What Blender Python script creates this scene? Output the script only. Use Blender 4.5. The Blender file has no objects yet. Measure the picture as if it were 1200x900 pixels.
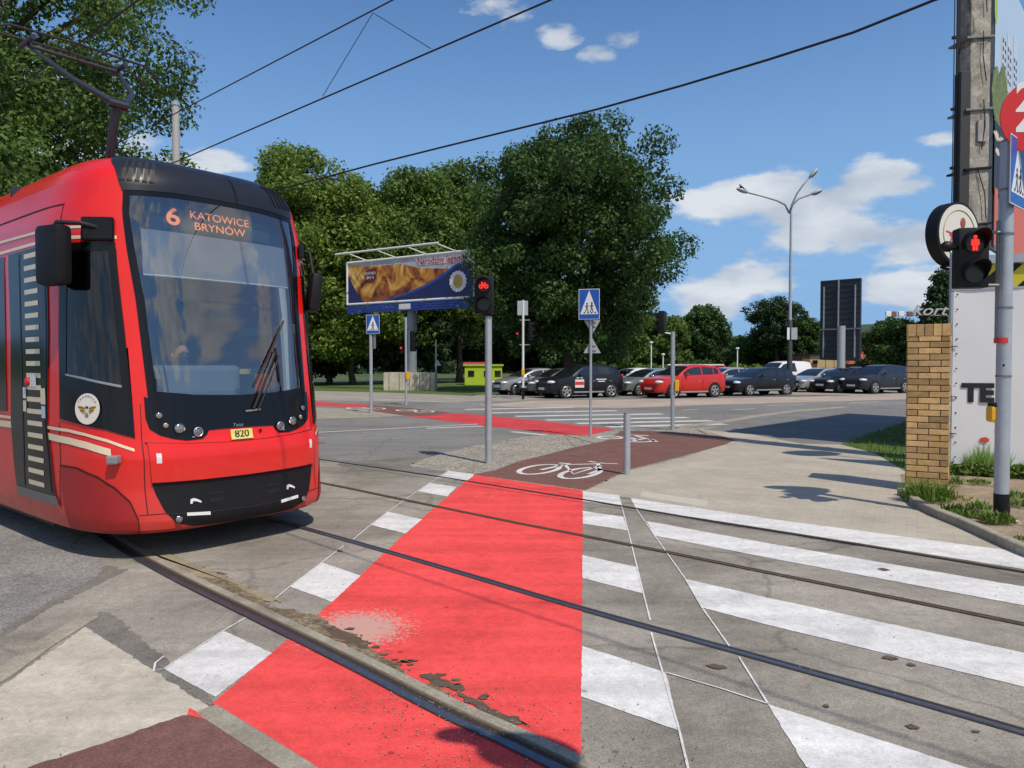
import bpy, bmesh, math, random, bisect
import numpy as np
from mathutils import Vector, Matrix, noise as mnoise
random.seed(5)
PI = math.pi
# ------------------------------------------------------------ camera, sky, sun, exposure
scene = bpy.context.scene
COL = scene.collection
CAMH = 1.62
PITCH = math.atan(22/850)
cd = bpy.data.cameras.new('camera'); cam = bpy.data.objects.new('camera', cd); COL.objects.link(cam)
cd.sensor_width = 36; cd.lens = 36*850/1200; cd.clip_start = .05; cd.clip_end = 6000
cam.location = (0, 0, CAMH); cam.rotation_euler = (PI/2-PITCH, 0, 0)
scene.camera = cam
SUN_EL = math.radians(57); SUN_V = (.574, -.819)          # horizontal direction TO the sun
sl = bpy.data.lights.new('sun', 'SUN'); sl.energy = 3.7; sl.angle = math.radians(.53); sl.color = (1, .90, .765)
so = bpy.data.objects.new('sun', sl); COL.objects.link(so)
sd = Vector((SUN_V[0]*math.cos(SUN_EL), SUN_V[1]*math.cos(SUN_EL), math.sin(SUN_EL)))
so.rotation_euler = sd.to_track_quat('Z', 'Y').to_euler(); so.location = sd*50
world = bpy.data.worlds.new('World'); scene.world = world; world.use_nodes = True
nt = world.node_tree; nt.nodes.clear()
def N(t, typ, **kw):
    n = t.nodes.new(typ)
    for k, v in kw.items(): setattr(n, k, v)
    return n
wo = N(nt, 'ShaderNodeOutputWorld'); bg = N(nt, 'ShaderNodeBackground'); bg.inputs[1].default_value = .095
sky = N(nt, 'ShaderNodeTexSky'); sky.sky_type = 'NISHITA'; sky.sun_disc = False
sky.sun_elevation = SUN_EL; sky.sun_rotation = math.atan2(SUN_V[0], SUN_V[1]); sky.air_density = 1.0; sky.dust_density = .25; sky.ozone_density = 2.2
hs = N(nt, 'ShaderNodeHueSaturation'); hs.inputs['Saturation'].default_value = 1.12; hs.inputs['Value'].default_value = 1.35
nt.links.new(sky.outputs[0], hs.inputs['Color'])
tc = N(nt, 'ShaderNodeTexCoord')
mp = N(nt, 'ShaderNodeMapping'); mp.inputs['Scale'].default_value = (1, 1, 2.6)
nt.links.new(tc.outputs['Generated'], mp.inputs[0])
n1 = N(nt, 'ShaderNodeTexNoise'); n1.inputs['Scale'].default_value = 8.5; n1.inputs['Detail'].default_value = 9; n1.inputs['Roughness'].default_value = .58
nt.links.new(mp.outputs[0], n1.inputs[0])
def M2(t, op, a, b=None, c=None):
    n = N(t, 'ShaderNodeMath', operation=op)
    for i, v in enumerate((a, b, c)):
        if v is None: continue
        if hasattr(v, 'node'): t.links.new(v, n.inputs[i])
        else: n.inputs[i].default_value = v
    return n.outputs[0]
def dirv(px, py):
    a = (px-600)/850; b = (450-py)/850
    v = Vector((a, math.cos(PITCH)+b*math.sin(PITCH), -math.sin(PITCH)+b*math.cos(PITCH))); v.normalize(); return v
# clouds: soft banks standing in given directions of the sky, broken up by noise
blobs = [(850, 238, .075, 1.15), (920, 226, .095, 1.2), (1005, 220, .08, 1.2), (950, 280, .065, .9), (1010, 272, .08, 1.0), (1080, 292, .085, 1.0), (885, 322, .075, 1.05), (835, 345, .07, 1.05), (1045, 342, .09, 1.0), (1105, 340, .07, .7), (960, 350, .08, .45), (820, 372, .07, .55), (1000, 385, .08, .4),
         (575, 5, .06, .8), (655, 42, .035, .62), (735, 45, .03, .5), (700, 66, .03, .5), (255, 185, .05, .8), (225, 195, .05, .8), (1100, 160, .03, .5), (1150, 30, .05, .3), (-200, 150, .3, .9), (-600, -300, .3, .8),
         (0, (.93, -.2, .38), .17, 1.1), (0, (.97, .02, .30), .13, 1.0), (0, (.8, -.42, .34), .2, 1.0), (0, (.9, -.25, .12), .12, .8), (0, (.75, -.3, .62), .18, .9)]
vec = tc.outputs['Generated']
acc = None
for (px, py, r, w) in blobs:
    d = dirv(px, py) if not isinstance(py, tuple) else Vector(py).normalized()
    sub = N(nt, 'ShaderNodeVectorMath', operation='SUBTRACT'); nt.links.new(vec, sub.inputs[0]); sub.inputs[1].default_value = d
    mul = N(nt, 'ShaderNodeVectorMath', operation='MULTIPLY'); nt.links.new(sub.outputs[0], mul.inputs[0]); mul.inputs[1].default_value = (1, 1, 2.2)
    ln = N(nt, 'ShaderNodeVectorMath', operation='LENGTH'); nt.links.new(mul.outputs[0], ln.inputs[0])
    v = M2(nt, 'DIVIDE', ln.outputs['Value'], r*1.25)
    v = M2(nt, 'SUBTRACT', 1.0, v); v = M2(nt, 'MAXIMUM', v, 0.0); v = M2(nt, 'MULTIPLY', v, w)
    acc = v if acc is None else M2(nt, 'MAXIMUM', acc, v)
# clouds behind the camera as well (they show in the glass)
sep = N(nt, 'ShaderNodeSeparateXYZ'); nt.links.new(vec, sep.inputs[0])
back = M2(nt, 'MULTIPLY', M2(nt, 'MAXIMUM', M2(nt, 'MULTIPLY', sep.outputs['Y'], -1.0), 0.0), .72)
acc = M2(nt, 'MAXIMUM', acc, back)
nz = M2(nt, 'SUBTRACT', n1.outputs[0], .5)
m = M2(nt, 'ADD', acc, M2(nt, 'MULTIPLY', nz, 2.6))
m = M2(nt, 'MULTIPLY', m, M2(nt, 'MINIMUM', M2(nt, 'MULTIPLY', acc, 6.0), 1.0))
mr = N(nt, 'ShaderNodeMapRange', interpolation_type='SMOOTHSTEP'); nt.links.new(m, mr.inputs[0]); mr.inputs[1].default_value = .26; mr.inputs[2].default_value = .68; mr.inputs[4].default_value = .88
# a lit top and greyer base: second noise shifted downwards
n2 = N(nt, 'ShaderNodeTexNoise'); n2.inputs['Scale'].default_value = 9; n2.inputs['Detail'].default_value = 6; nt.links.new(mp.outputs[0], n2.inputs[0])
cr = N(nt, 'ShaderNodeValToRGB'); nt.links.new(n2.outputs[0], cr.inputs[0])
cr.color_ramp.elements[0].position = .35; cr.color_ramp.elements[0].color = (5.0, 5.6, 6.5, 1); cr.color_ramp.elements[1].position = .65; cr.color_ramp.elements[1].color = (8.2, 8.5, 8.8, 1)
elev = N(nt, 'ShaderNodeMapRange', interpolation_type='SMOOTHERSTEP'); nt.links.new(sep.outputs['Z'], elev.inputs[0]); elev.inputs[1].default_value = -.02; elev.inputs[2].default_value = .62; elev.inputs[3].default_value = .97; elev.inputs[4].default_value = .0
lowb = N(nt, 'ShaderNodeMix', data_type='RGBA'); nt.links.new(elev.outputs[0], lowb.inputs[0]); nt.links.new(hs.outputs[0], lowb.inputs[6]); lowb.inputs[7].default_value = (3.5, 5.35, 7.6, 1)
tnt = N(nt, 'ShaderNodeVectorMath', operation='MULTIPLY'); nt.links.new(lowb.outputs[2], tnt.inputs[0]); tnt.inputs[1].default_value = (.75, .89, 1.04)
mx = N(nt, 'ShaderNodeMix', data_type='RGBA'); nt.links.new(mr.outputs[0], mx.inputs[0]); nt.links.new(tnt.outputs[0], mx.inputs[6]); nt.links.new(cr.outputs[0], mx.inputs[7])
nt.links.new(mx.outputs[2], bg.inputs[0]); nt.links.new(bg.outputs[0], wo.inputs[0])
scene.view_settings.view_transform = 'Standard'; scene.view_settings.look = 'None'; scene.view_settings.gamma = 1; scene.view_settings.exposure = 0.0
scene.view_settings.use_curve_mapping = False
scene.render.engine = 'CYCLES'
scene.cycles.max_bounces = 8; scene.cycles.transparent_max_bounces = 16; scene.cycles.caustics_reflective = False; scene.cycles.caustics_refractive = False

# ------------------------------------------------------------ helpers
def G(x, y, z=0.0):
    """true point at height z seen at photo pixel (x, y)"""
    a = (x-600)/850; b = (450-y)/850
    dy = math.cos(PITCH)+b*math.sin(PITCH); dz = -math.sin(PITCH)+b*math.cos(PITCH)
    t = (z-CAMH)/dz
    return Vector((a*t, dy*t, z))
def V3(x, y, Y):
    """point at distance Y seen at photo pixel"""
    a = (x-600)/850; b = (450-y)/850
    dy = math.cos(PITCH)+b*math.sin(PITCH); dz = -math.sin(PITCH)+b*math.cos(PITCH)
    t = Y/dy
    return Vector((a*t, Y, CAMH+dz*t))
MATS = {}
def mat(name, col, rough=.6, metal=0., var=0., vscale=3., bump=0., bscale=60., emit=0., spec=.5, coat=0., island=0., trans=0.):
    if name in MATS: return MATS[name]
    m = bpy.data.materials.new(name); m.use_nodes = True; t = m.node_tree
    b = t.nodes['Principled BSDF']
    b.inputs['Base Color'].default_value = (*col, 1); b.inputs['Roughness'].default_value = rough; b.inputs['Metallic'].default_value = metal
    b.inputs['Specular IOR Level'].default_value = spec
    if coat: b.inputs['Coat Weight'].default_value = coat; b.inputs['Coat Roughness'].default_value = .05
    if emit: b.inputs['Emission Color'].default_value = (*col, 1); b.inputs['Emission Strength'].default_value = emit
    if var or bump:
        g = N(t, 'ShaderNodeNewGeometry')
    src = None
    if var:
        n = N(t, 'ShaderNodeTexNoise'); n.inputs['Scale'].default_value = vscale; n.inputs['Detail'].default_value = 8; n.inputs['Roughness'].default_value = .65
        t.links.new(g.outputs['Position'], n.inputs[0]); src = n.outputs[0]
        r = N(t, 'ShaderNodeMapRange'); t.links.new(src, r.inputs[0]); r.inputs[1].default_value = .25; r.inputs[2].default_value = .75; r.inputs[3].default_value = 1-var; r.inputs[4].default_value = 1+var
        f = r.outputs[0]
        if island:
            r2 = N(t, 'ShaderNodeMapRange'); t.links.new(g.outputs['Random Per Island'], r2.inputs[0]); r2.inputs[3].default_value = 1-island; r2.inputs[4].default_value = 1+island
            f = M2(t, 'MULTIPLY', f, r2.outputs[0])
        c = N(t, 'ShaderNodeVectorMath', operation='SCALE'); c.inputs[0].default_value = col; t.links.new(f, c.inputs['Scale'])
        t.links.new(c.outputs[0], b.inputs['Base Color'])
    if bump:
        n = N(t, 'ShaderNodeTexNoise'); n.inputs['Scale'].default_value = bscale; n.inputs['Detail'].default_value = 4
        t.links.new(g.outputs['Position'], n.inputs[0])
        bp = N(t, 'ShaderNodeBump'); bp.inputs['Strength'].default_value = bump; bp.inputs['Distance'].default_value = .01
        t.links.new(n.outputs[0], bp.inputs['Height']); t.links.new(bp.outputs[0], b.inputs['Normal'])
    MATS[name] = m
    return m
def ground_mat(name, c1, c2, stain=(.5, .5), speck=.25, crack=0., streak=None, fine=140., extra=None, rough=.9, tint=None):
    """paving: large stains, fine stone speckle, optional cracks, wear streaks along a direction"""
    if name in MATS: return MATS[name]
    m = bpy.data.materials.new(name); m.use_nodes = True; t = m.node_tree; b = t.nodes['Principled BSDF']; b.inputs['Roughness'].default_value = rough
    b.inputs['Specular IOR Level'].default_value = .25
    g = N(t, 'ShaderNodeNewGeometry'); pos = g.outputs['Position']
    n = N(t, 'ShaderNodeTexNoise'); n.inputs['Scale'].default_value = stain[0]*2; n.inputs['Detail'].default_value = 9; n.inputs['Roughness'].default_value = .62; n.inputs['Distortion'].default_value = .4
    t.links.new(pos, n.inputs[0])
    r = N(t, 'ShaderNodeValToRGB'); t.links.new(n.outputs[0], r.inputs[0]); r.color_ramp.elements[0].position = .5-stain[1]*.3; r.color_ramp.elements[0].color = (*c1, 1); r.color_ramp.elements[1].position = .5+stain[1]*.3; r.color_ramp.elements[1].color = (*c2, 1)
    cur = r.outputs[0]
    n = N(t, 'ShaderNodeTexNoise'); n.inputs['Scale'].default_value = fine; n.inputs['Detail'].default_value = 3; n.inputs['Roughness'].default_value = .7; t.links.new(pos, n.inputs[0])
    n3 = N(t, 'ShaderNodeTexNoise'); n3.inputs['Scale'].default_value = 14; n3.inputs['Detail'].default_value = 6; t.links.new(pos, n3.inputs[0])
    fr_ = N(t, 'ShaderNodeMapRange'); t.links.new(n.outputs[0], fr_.inputs[0]); fr_.inputs[1].default_value = .3; fr_.inputs[2].default_value = .7; fr_.inputs[3].default_value = 1-speck*.8; fr_.inputs[4].default_value = 1+speck*.8
    f = fr_.outputs[0]
    ag = N(t, 'ShaderNodeTexVoronoi'); ag.inputs['Scale'].default_value = fine*.9; t.links.new(pos, ag.inputs[0]); ags = N(t, 'ShaderNodeSeparateColor'); t.links.new(ag.outputs['Color'], ags.inputs[0])
    f = M2(t, 'MULTIPLY', f, M2(t, 'ADD', 1-speck*.55, M2(t, 'MULTIPLY', ags.outputs[0], speck*1.1)))
    n5 = N(t, 'ShaderNodeTexNoise'); n5.inputs['Scale'].default_value = 1.9; n5.inputs['Detail'].default_value = 8; n5.inputs['Roughness'].default_value = .7; n5.inputs['Distortion'].default_value = 1.2; t.links.new(pos, n5.inputs[0])
    st_ = N(t, 'ShaderNodeMapRange'); t.links.new(n5.outputs[0], st_.inputs[0]); st_.inputs[1].default_value = .34; st_.inputs[2].default_value = .47; st_.inputs[3].default_value = .84; st_.inputs[4].default_value = 1.
    f = M2(t, 'MULTIPLY', f, st_.outputs[0])
    f = M2(t, 'MULTIPLY', f, M2(t, 'ADD', .78, M2(t, 'MULTIPLY', n3.outputs[0], .46)))
    if streak:
        mp = N(t, 'ShaderNodeMapping'); mp.inputs['Rotation'].default_value = (0, 0, streak); mp.inputs['Scale'].default_value = (.35, 5, 1); t.links.new(pos, mp.inputs[0])
        ns = N(t, 'ShaderNodeTexNoise'); ns.inputs['Scale'].default_value = 1.; ns.inputs['Detail'].default_value = 6; t.links.new(mp.outputs[0], ns.inputs[0])
        f = M2(t, 'MULTIPLY', f, M2(t, 'ADD', .68, M2(t, 'MULTIPLY', ns.outputs[0], .64)))
    if crack:
        vo = N(t, 'ShaderNodeTexVoronoi', feature='DISTANCE_TO_EDGE'); vo.inputs['Scale'].default_value = .55
        nd = N(t, 'ShaderNodeTexNoise'); nd.inputs['Scale'].default_value = 2.5; nd.inputs['Detail'].default_value = 6; t.links.new(pos, nd.inputs[0])
        mxv = N(t, 'ShaderNodeMix', data_type='VECTOR'); mxv.inputs[0].default_value = .25; t.links.new(pos, mxv.inputs[4]); t.links.new(nd.outputs[1], mxv.inputs[5])
        t.links.new(mxv.outputs[1], vo.inputs[0])
        cm = N(t, 'ShaderNodeMapRange'); t.links.new(vo.outputs[0], cm.inputs[0]); cm.inputs[1].default_value = .0; cm.inputs[2].default_value = .012; cm.inputs[3].default_value = 1-crack; cm.inputs[4].default_value = 1
        f = M2(t, 'MULTIPLY', f, cm.outputs[0])
    # small dark spots (chewing gum, oil)
    v2 = N(t, 'ShaderNodeTexVoronoi'); v2.inputs['Scale'].default_value = 3.1; t.links.new(pos, v2.inputs[0])
    sp = N(t, 'ShaderNodeMapRange'); t.links.new(v2.outputs[0], sp.inputs[0]); sp.inputs[1].default_value = .035; sp.inputs[2].default_value = .06; sp.inputs[3].default_value = .55; sp.inputs[4].default_value = 1
    f = M2(t, 'MULTIPLY', f, sp.outputs[0])
    c = N(t, 'ShaderNodeVectorMath', operation='SCALE'); t.links.new(cur, c.inputs[0]); t.links.new(f, c.inputs['Scale'])
    cur = c.outputs[0]
    if extra: cur = extra(t, pos, cur)
    t.links.new(cur, b.inputs['Base Color'])
    bp = N(t, 'ShaderNodeBump'); bp.inputs['Strength'].default_value = .35; bp.inputs['Distance'].default_value = .006; t.links.new(n.outputs[0], bp.inputs['Height']); t.links.new(bp.outputs[0], b.inputs['Normal'])
    MATS[name] = m; return m

class MB:
    """collects shapes of ONE mesh"""
    def __init__(s): s.v = []; s.f = []
    def add(s, v, f):
        o = len(s.v); s.v += [tuple(p) for p in v]; s.f += [tuple(i+o for i in q) for q in f]; return s
    def box(s, c, d, rz=0, ry=0, rx=0, bev=0):
        hx, hy, hz = d[0]/2, d[1]/2, d[2]/2
        M = Matrix.Translation(c) @ Matrix.Rotation(rz, 4, 'Z') @ Matrix.Rotation(ry, 4, 'Y') @ Matrix.Rotation(rx, 4, 'X')
        if bev:
            bm = bmesh.new(); bmesh.ops.create_cube(bm, size=1)
            for w in bm.verts: w.co = Vector((w.co.x*d[0], w.co.y*d[1], w.co.z*d[2]))
            bmesh.ops.bevel(bm, geom=bm.edges[:], offset=min(bev, min(d)*.45), segments=2, profile=.6, affect='EDGES')
            bm.verts.index_update()
            vs = [M @ w.co for w in bm.verts]; fs = [[w.index for w in q.verts] for q in bm.faces]; bm.free()
            return s.add(vs, fs)
        vs = [M @ Vector((x*hx, y*hy, z*hz)) for x in (-1, 1) for y in (-1, 1) for z in (-1, 1)]
        return s.add(vs, [(0, 1, 3, 2), (4, 6, 7, 5), (0, 4, 5, 1), (2, 3, 7, 6), (0, 2, 6, 4), (1, 5, 7, 3)])
    def tube(s, pts, r, n=10, cap=True):
        pts = [Vector(p) for p in pts]; k = len(pts)
        rs = r if isinstance(r, (list, tuple)) else [r]*k
        vs = []; fs = []; up = None
        for i, p in enumerate(pts):
            d = (pts[min(i+1, k-1)]-pts[max(i-1, 0)]).normalized()
            if up is None:
                up = Vector((0, 0, 1)) if abs(d.z) < .9 else Vector((1, 0, 0))
            a = d.cross(up).normalized(); up = a.cross(d).normalized()
            for j in range(n):
                t = 2*PI*j/n; vs.append(p+a*math.cos(t)*rs[i]+up*math.sin(t)*rs[i])
        for i in range(k-1):
            for j in range(n):
                j2 = (j+1) % n; fs.append((i*n+j, i*n+j2, (i+1)*n+j2, (i+1)*n+j))
        if cap: fs.append(tuple(range(n-1, -1, -1))); fs.append(tuple(range((k-1)*n, k*n)))
        return s.add(vs, fs)
    def ell(s, c, r, M=None, nu=14, nv=8):
        vs = []; fs = []; c = Vector(c)
        for i in range(nv+1):
            th = PI*i/nv
            for j in range(nu):
                ph = 2*PI*j/nu; p = Vector((r[0]*math.sin(th)*math.cos(ph), r[1]*math.sin(th)*math.sin(ph), r[2]*math.cos(th)))
                vs.append(c+(M @ p if M else p))
        for i in range(nv):
            for j in range(nu):
                j2 = (j+1) % nu; fs.append((i*nu+j, (i+1)*nu+j, (i+1)*nu+j2, i*nu+j2))
        return s.add(vs, fs)
    def prism(s, pts, off):
        """closed plate: polygon (world/local pts) pushed by vector off"""
        pts = [Vector(p) for p in pts]; n = len(pts); off = Vector(off)
        s.add(pts+[p+off for p in pts], [tuple(range(n-1, -1, -1)), tuple(range(n, 2*n))]+[(i, (i+1) % n, n+(i+1) % n, n+i) for i in range(n)]); return s
    def ngon(s, pts): return s.add(pts, [tuple(range(len(pts)))])
    def disc(s, c, nrm, r, t=.01, n=24, sx=1., sz=1.):
        """flat disc of radius r facing nrm"""
        nrm = Vector(nrm).normalized(); a = Vector((0, 0, 1)).cross(nrm)
        a = Vector((1, 0, 0)) if a.length < .01 else a.normalized(); b = nrm.cross(a); c = Vector(c)
        return s.prism([c+a*r*sx*math.cos(2*PI*i/n)+b*r*sz*math.sin(2*PI*i/n) for i in range(n)], nrm*t)
    def strip(s, A, B):
        n = len(A); s.add(list(A)+list(B), [(i, i+1, n+i+1, n+i) for i in range(n-1)]); return s
    def build(s, name, m, parent=None, org=(0, 0, 0), smooth=False, recalc=True):
        me = bpy.data.meshes.new(name); o = Vector(org)
        me.from_pydata([(p[0]-o.x, p[1]-o.y, p[2]-o.z) for p in s.v], [], s.f)
        if recalc:
            bm = bmesh.new(); bm.from_mesh(me); bmesh.ops.recalc_face_normals(bm, faces=bm.faces); bm.to_mesh(me); bm.free()
        if m: me.materials.append(m)
        if smooth: 
            me.polygons.foreach_set('use_smooth', [True]*len(me.polygons))
            if smooth is not True: 
                me.set_sharp_from_angle(angle=math.radians(smooth))
        ob = bpy.data.objects.new(name, me); COL.objects.link(ob)
        if parent: ob.parent = parent
        return ob
def tag(o, label=None, cat=None, group=None, kind=None):
    if label: o['label'] = label
    if cat: o['category'] = cat
    if group: o['group'] = group
    if kind: o['kind'] = kind
    return o
def thing(name, loc, label, cat, group=None, rz=0):
    o = bpy.data.objects.new(name, None); COL.objects.link(o); o.location = loc; o.rotation_euler = (0, 0, rz); o.empty_display_size = .2
    return tag(o, label, cat, group)
def copy_tree(o, parent=None):
    c = o.copy(); COL.objects.link(c); c.parent = parent
    for ch in list(o.children): copy_tree(ch, c)
    return c
def text(s, size=1., ext=.002, align='CENTER', sx=1., bold=0., shear=0.):
    cu = bpy.data.curves.new('t', 'FONT'); cu.body = s; cu.size = size; cu.extrude = ext; cu.align_x = align; cu.align_y = 'CENTER'; cu.offset = bold; cu.shear = shear
    ob = bpy.data.objects.new('t', cu); me = bpy.data.meshes.new_from_object(ob)
    vs = [(v.co.x*sx, v.co.y, v.co.z) for v in me.vertices]; fs = [tuple(p.vertices) for p in me.polygons]
    bpy.data.objects.remove(ob); bpy.data.curves.remove(cu); bpy.data.meshes.remove(me)
    return vs, fs
def text_on(s, size, c, right, up, ext=.003, **k):
    """lettering laid on a plane: centre c, reading direction right, up vector"""
    vs, fs = text(s, size, ext, **k); right = Vector(right).normalized(); up = Vector(up).normalized(); nn = right.cross(up); c = Vector(c)
    mb = MB(); mb.add([c+right*v[0]+up*v[1]+nn*(v[2]+ext) for v in vs], fs); return mb
ZI = [0]
def sheet(name, pts, z, m, kind='structure', px=True, lab=None, cat=None, jag=0.):
    mb = MB(); ZI[0] += 1; z = z*.12+ZI[0]*.00004
    P = [G(*p) if px else Vector((p[0], p[1], 0)) for p in pts]
    if jag:
        rj = random.Random(ZI[0]); Q = []
        for i in range(len(P)):
            a, b = P[i], P[(i+1) % len(P)]; n = min(150, max(1, int((b-a).length/.035)))
            for k in range(n): q = a.lerp(b, k/n); Q.append(q if k == 0 else q+Vector((rj.gauss(0, jag), rj.gauss(0, jag), 0)))
        P = Q
    mb.ngon([(p.x, p.y, z) for p in P])
    ob = mb.build(name, m, recalc=False)
    if ob.data.polygons[0].normal.z < 0: ob.data.flip_normals()
    tag(ob, lab, cat, None, kind); return ob
# ------------------------------------------------------------ ground
def wear(cx, cy, r, col, thr=.5, sc=9.):
    def fn(t, pos, cur):
        d = N(t, 'ShaderNodeVectorMath', operation='DISTANCE'); t.links.new(pos, d.inputs[0]); d.inputs[1].default_value = (cx, cy, 0)
        n = N(t, 'ShaderNodeTexNoise'); n.inputs['Scale'].default_value = sc; n.inputs['Detail'].default_value = 8; n.inputs['Roughness'].default_value = .8; t.links.new(pos, n.inputs[0])
        k = M2(t, 'SUBTRACT', 1.0, M2(t, 'DIVIDE', d.outputs['Value'], r)); k = M2(t, 'MAXIMUM', k, 0.0)
        k = M2(t, 'ADD', k, M2(t, 'MULTIPLY', M2(t, 'SUBTRACT', n.outputs[0], .5), 2.3)); 
        r_ = N(t, 'ShaderNodeMapRange'); t.links.new(k, r_.inputs[0]); r_.inputs[1].default_value = thr; r_.inputs[2].default_value = thr+.14
        mxx = N(t, 'ShaderNodeMix', data_type='RGBA'); t.links.new(r_.outputs[0], mxx.inputs[0]); t.links.new(cur, mxx.inputs[6]); mxx.inputs[7].default_value = (*col, 1)
        return mxx.outputs[2]
    return fn
def paint_wear(col, amt, sc=30.):
    """chips in paint that let the road through, everywhere a little"""
    def fn(t, pos, cur):
        n = N(t, 'ShaderNodeTexNoise'); n.inputs['Scale'].default_value = sc; n.inputs['Detail'].default_value = 6; n.inputs['Roughness'].default_value = .75; t.links.new(pos, n.inputs[0])
        n2 = N(t, 'ShaderNodeTexNoise'); n2.inputs['Scale'].default_value = 1.7; n2.inputs['Detail'].default_value = 4; t.links.new(pos, n2.inputs[0])
        k = M2(t, 'ADD', n.outputs[0], M2(t, 'MULTIPLY', M2(t, 'SUBTRACT', n2.outputs[0], .5), .5))
        r_ = N(t, 'ShaderNodeMapRange'); t.links.new(k, r_.inputs[0]); r_.inputs[1].default_value = amt; r_.inputs[2].default_value = amt+.08
        mxx = N(t, 'ShaderNodeMix', data_type='RGBA'); t.links.new(r_.outputs[0], mxx.inputs[0]); t.links.new(cur, mxx.inputs[6]); mxx.inputs[7].default_value = (*col, 1)
        return mxx.outputs[2]
    return fn
def chain(*fs):
    def fn(t, p, c):
        for f in fs: c = f(t, p, c)
        return c
    return fn
A45 = PI/4
m_asph = ground_mat('asphalt_tramway', (.19, .17, .14), (.37, .34, .285), (.32, .55), .34, .3, streak=A45, extra=None)
m_asph_old = ground_mat('asphalt_grey_chippings', (.2, .195, .18), (.27, .262, .24), (.8, .5), .5, 0, fine=70)
m_road = ground_mat('asphalt_road', (.165, .162, .152), (.25, .243, .225), (.12, .6), .25, .25, fine=60, streak=-.35)
m_patch = ground_mat('asphalt_patch', (.155, .145, .125), (.225, .21, .18), (1.2, .5), .45, 0)
m_slab = ground_mat('concrete_slab', (.43, .385, .31), (.58, .525, .43), (.9, .6), .12, 0, streak=.3, fine=60)
m_strip = ground_mat('concrete_strip', (.27, .245, .19), (.38, .345, .27), (1.5, .6), .2, 0, fine=80)
m_dirt = ground_mat('dry_soil', (.2, .15, .1), (.36, .29, .2), (1.6, .7), .35, 0, fine=50)
m_brown = ground_mat('brown_cycle_surface', (.155, .078, .064), (.205, .104, .085), (1., .6), .3, 0, fine=110, extra=paint_wear((.3, .24, .2), .74, 45.))
cw = G(415, 738)
m_red = ground_mat('red_road_paint', (.72, .068, .062), (.86, .088, .08), (.9, .6), .14, 0, fine=90, streak=A45*.0+A45, extra=chain(paint_wear((.2, .07, .05), .73, 24.), wear(cw.x, cw.y, .6, (.58, .33, .27), .46, 34.)), rough=.75)
m_red_far = ground_mat('red_road_paint_worn', (.5, .05, .055), (.66, .07, .075), (.5, .6), .12, 0, extra=paint_wear((.3, .12, .1), .66, 8.), rough=.8)
m_white = ground_mat('white_road_paint', (.62, .61, .585), (.73, .72, .69), (1.3, .7), .13, 0, fine=90, streak=A45, extra=paint_wear((.33, .31, .28), .70, 20.), rough=.7)
m_white_far = ground_mat('white_road_paint_worn', (.5, .49, .46), (.66, .65, .62), (.6, .7), .1, 0, extra=paint_wear((.25, .24, .22), .6, 6.), rough=.8)
def pavers(name, c1, c2, sz, rot, mortar=(.2, .18, .15), kind='brick'):
    m = bpy.data.materials.new(name); m.use_nodes = True; t = m.node_tree; b = t.nodes['Principled BSDF']; b.inputs['Roughness'].default_value = .9
    g = N(t, 'ShaderNodeNewGeometry'); mp = N(t, 'ShaderNodeMapping'); mp.inputs['Rotation'].default_value = (0, 0, rot); t.links.new(g.outputs['Position'], mp.inputs[0])
    if kind == 'brick':
        br = N(t, 'ShaderNodeTexBrick'); t.links.new(mp.outputs[0], br.inputs[0]); br.inputs['Scale'].default_value = 1; br.inputs['Brick Width'].default_value = sz[0]; br.inputs['Row Height'].default_value = sz[1]; br.inputs['Mortar Size'].default_value = .004
        br.inputs['Color1'].default_value = (*c1, 1); br.inputs['Color2'].default_value = (*c2, 1); br.inputs['Mortar'].default_value = (*mortar, 1); cur = br.outputs[0]
    else:
        vo = N(t, 'ShaderNodeTexVoronoi', feature='DISTANCE_TO_EDGE'); vo.inputs['Scale'].default_value = 1/sz[0]; vo.inputs['Randomness'].default_value = .75; t.links.new(mp.outputs[0], vo.inputs[0])
        vc = N(t, 'ShaderNodeTexVoronoi'); vc.inputs['Scale'].default_value = 1/sz[0]; vc.inputs['Randomness'].default_value = .75; t.links.new(mp.outputs[0], vc.inputs[0])
        sx = N(t, 'ShaderNodeSeparateColor'); t.links.new(vc.outputs[1], sx.inputs[0])
        a = N(t, 'ShaderNodeMix', data_type='RGBA'); a.inputs[6].default_value = (*c1, 1); a.inputs[7].default_value = (*c2, 1); t.links.new(sx.outputs[0], a.inputs[0])
        r = N(t, 'ShaderNodeMapRange'); t.links.new(vo.outputs[0], r.inputs[0]); r.inputs[1].default_value = .03; r.inputs[2].default_value = .14
        a2 = N(t, 'ShaderNodeMix', data_type='RGBA'); a2.inputs[6].default_value = (*mortar, 1); t.links.new(a.outputs[2], a2.inputs[7]); t.links.new(r.outputs[0], a2.inputs[0]); cur = a2.outputs[2]
    n = N(t, 'ShaderNodeTexNoise'); n.inputs['Scale'].default_value = 1.1; n.inputs['Detail'].default_value = 9; n.inputs['Roughness'].default_value = .65; t.links.new(g.outputs['Position'], n.inputs[0])
    f = M2(t, 'ADD', .60, M2(t, 'MULTIPLY', n.outputs[0], .78))
    n = N(t, 'ShaderNodeTexNoise'); n.inputs['Scale'].default_value = 70; n.inputs['Detail'].default_value = 3; t.links.new(g.outputs['Position'], n.inputs[0])
    f = M2(t, 'MULTIPLY', f, M2(t, 'ADD', .85, M2(t, 'MULTIPLY', n.outputs[0], .3)))
    c = N(t, 'ShaderNodeVectorMath', operation='SCALE'); t.links.new(cur, c.inputs[0]); t.links.new(f, c.inputs['Scale']); t.links.new(c.outputs[0], b.inputs['Base Color'])
    MATS[name] = m; return m
m_pave = pavers('pavement_blocks', (.405, .36, .285), (.455, .405, .32), (.2, .1), .5, mortar=(.34, .30, .24))
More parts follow.
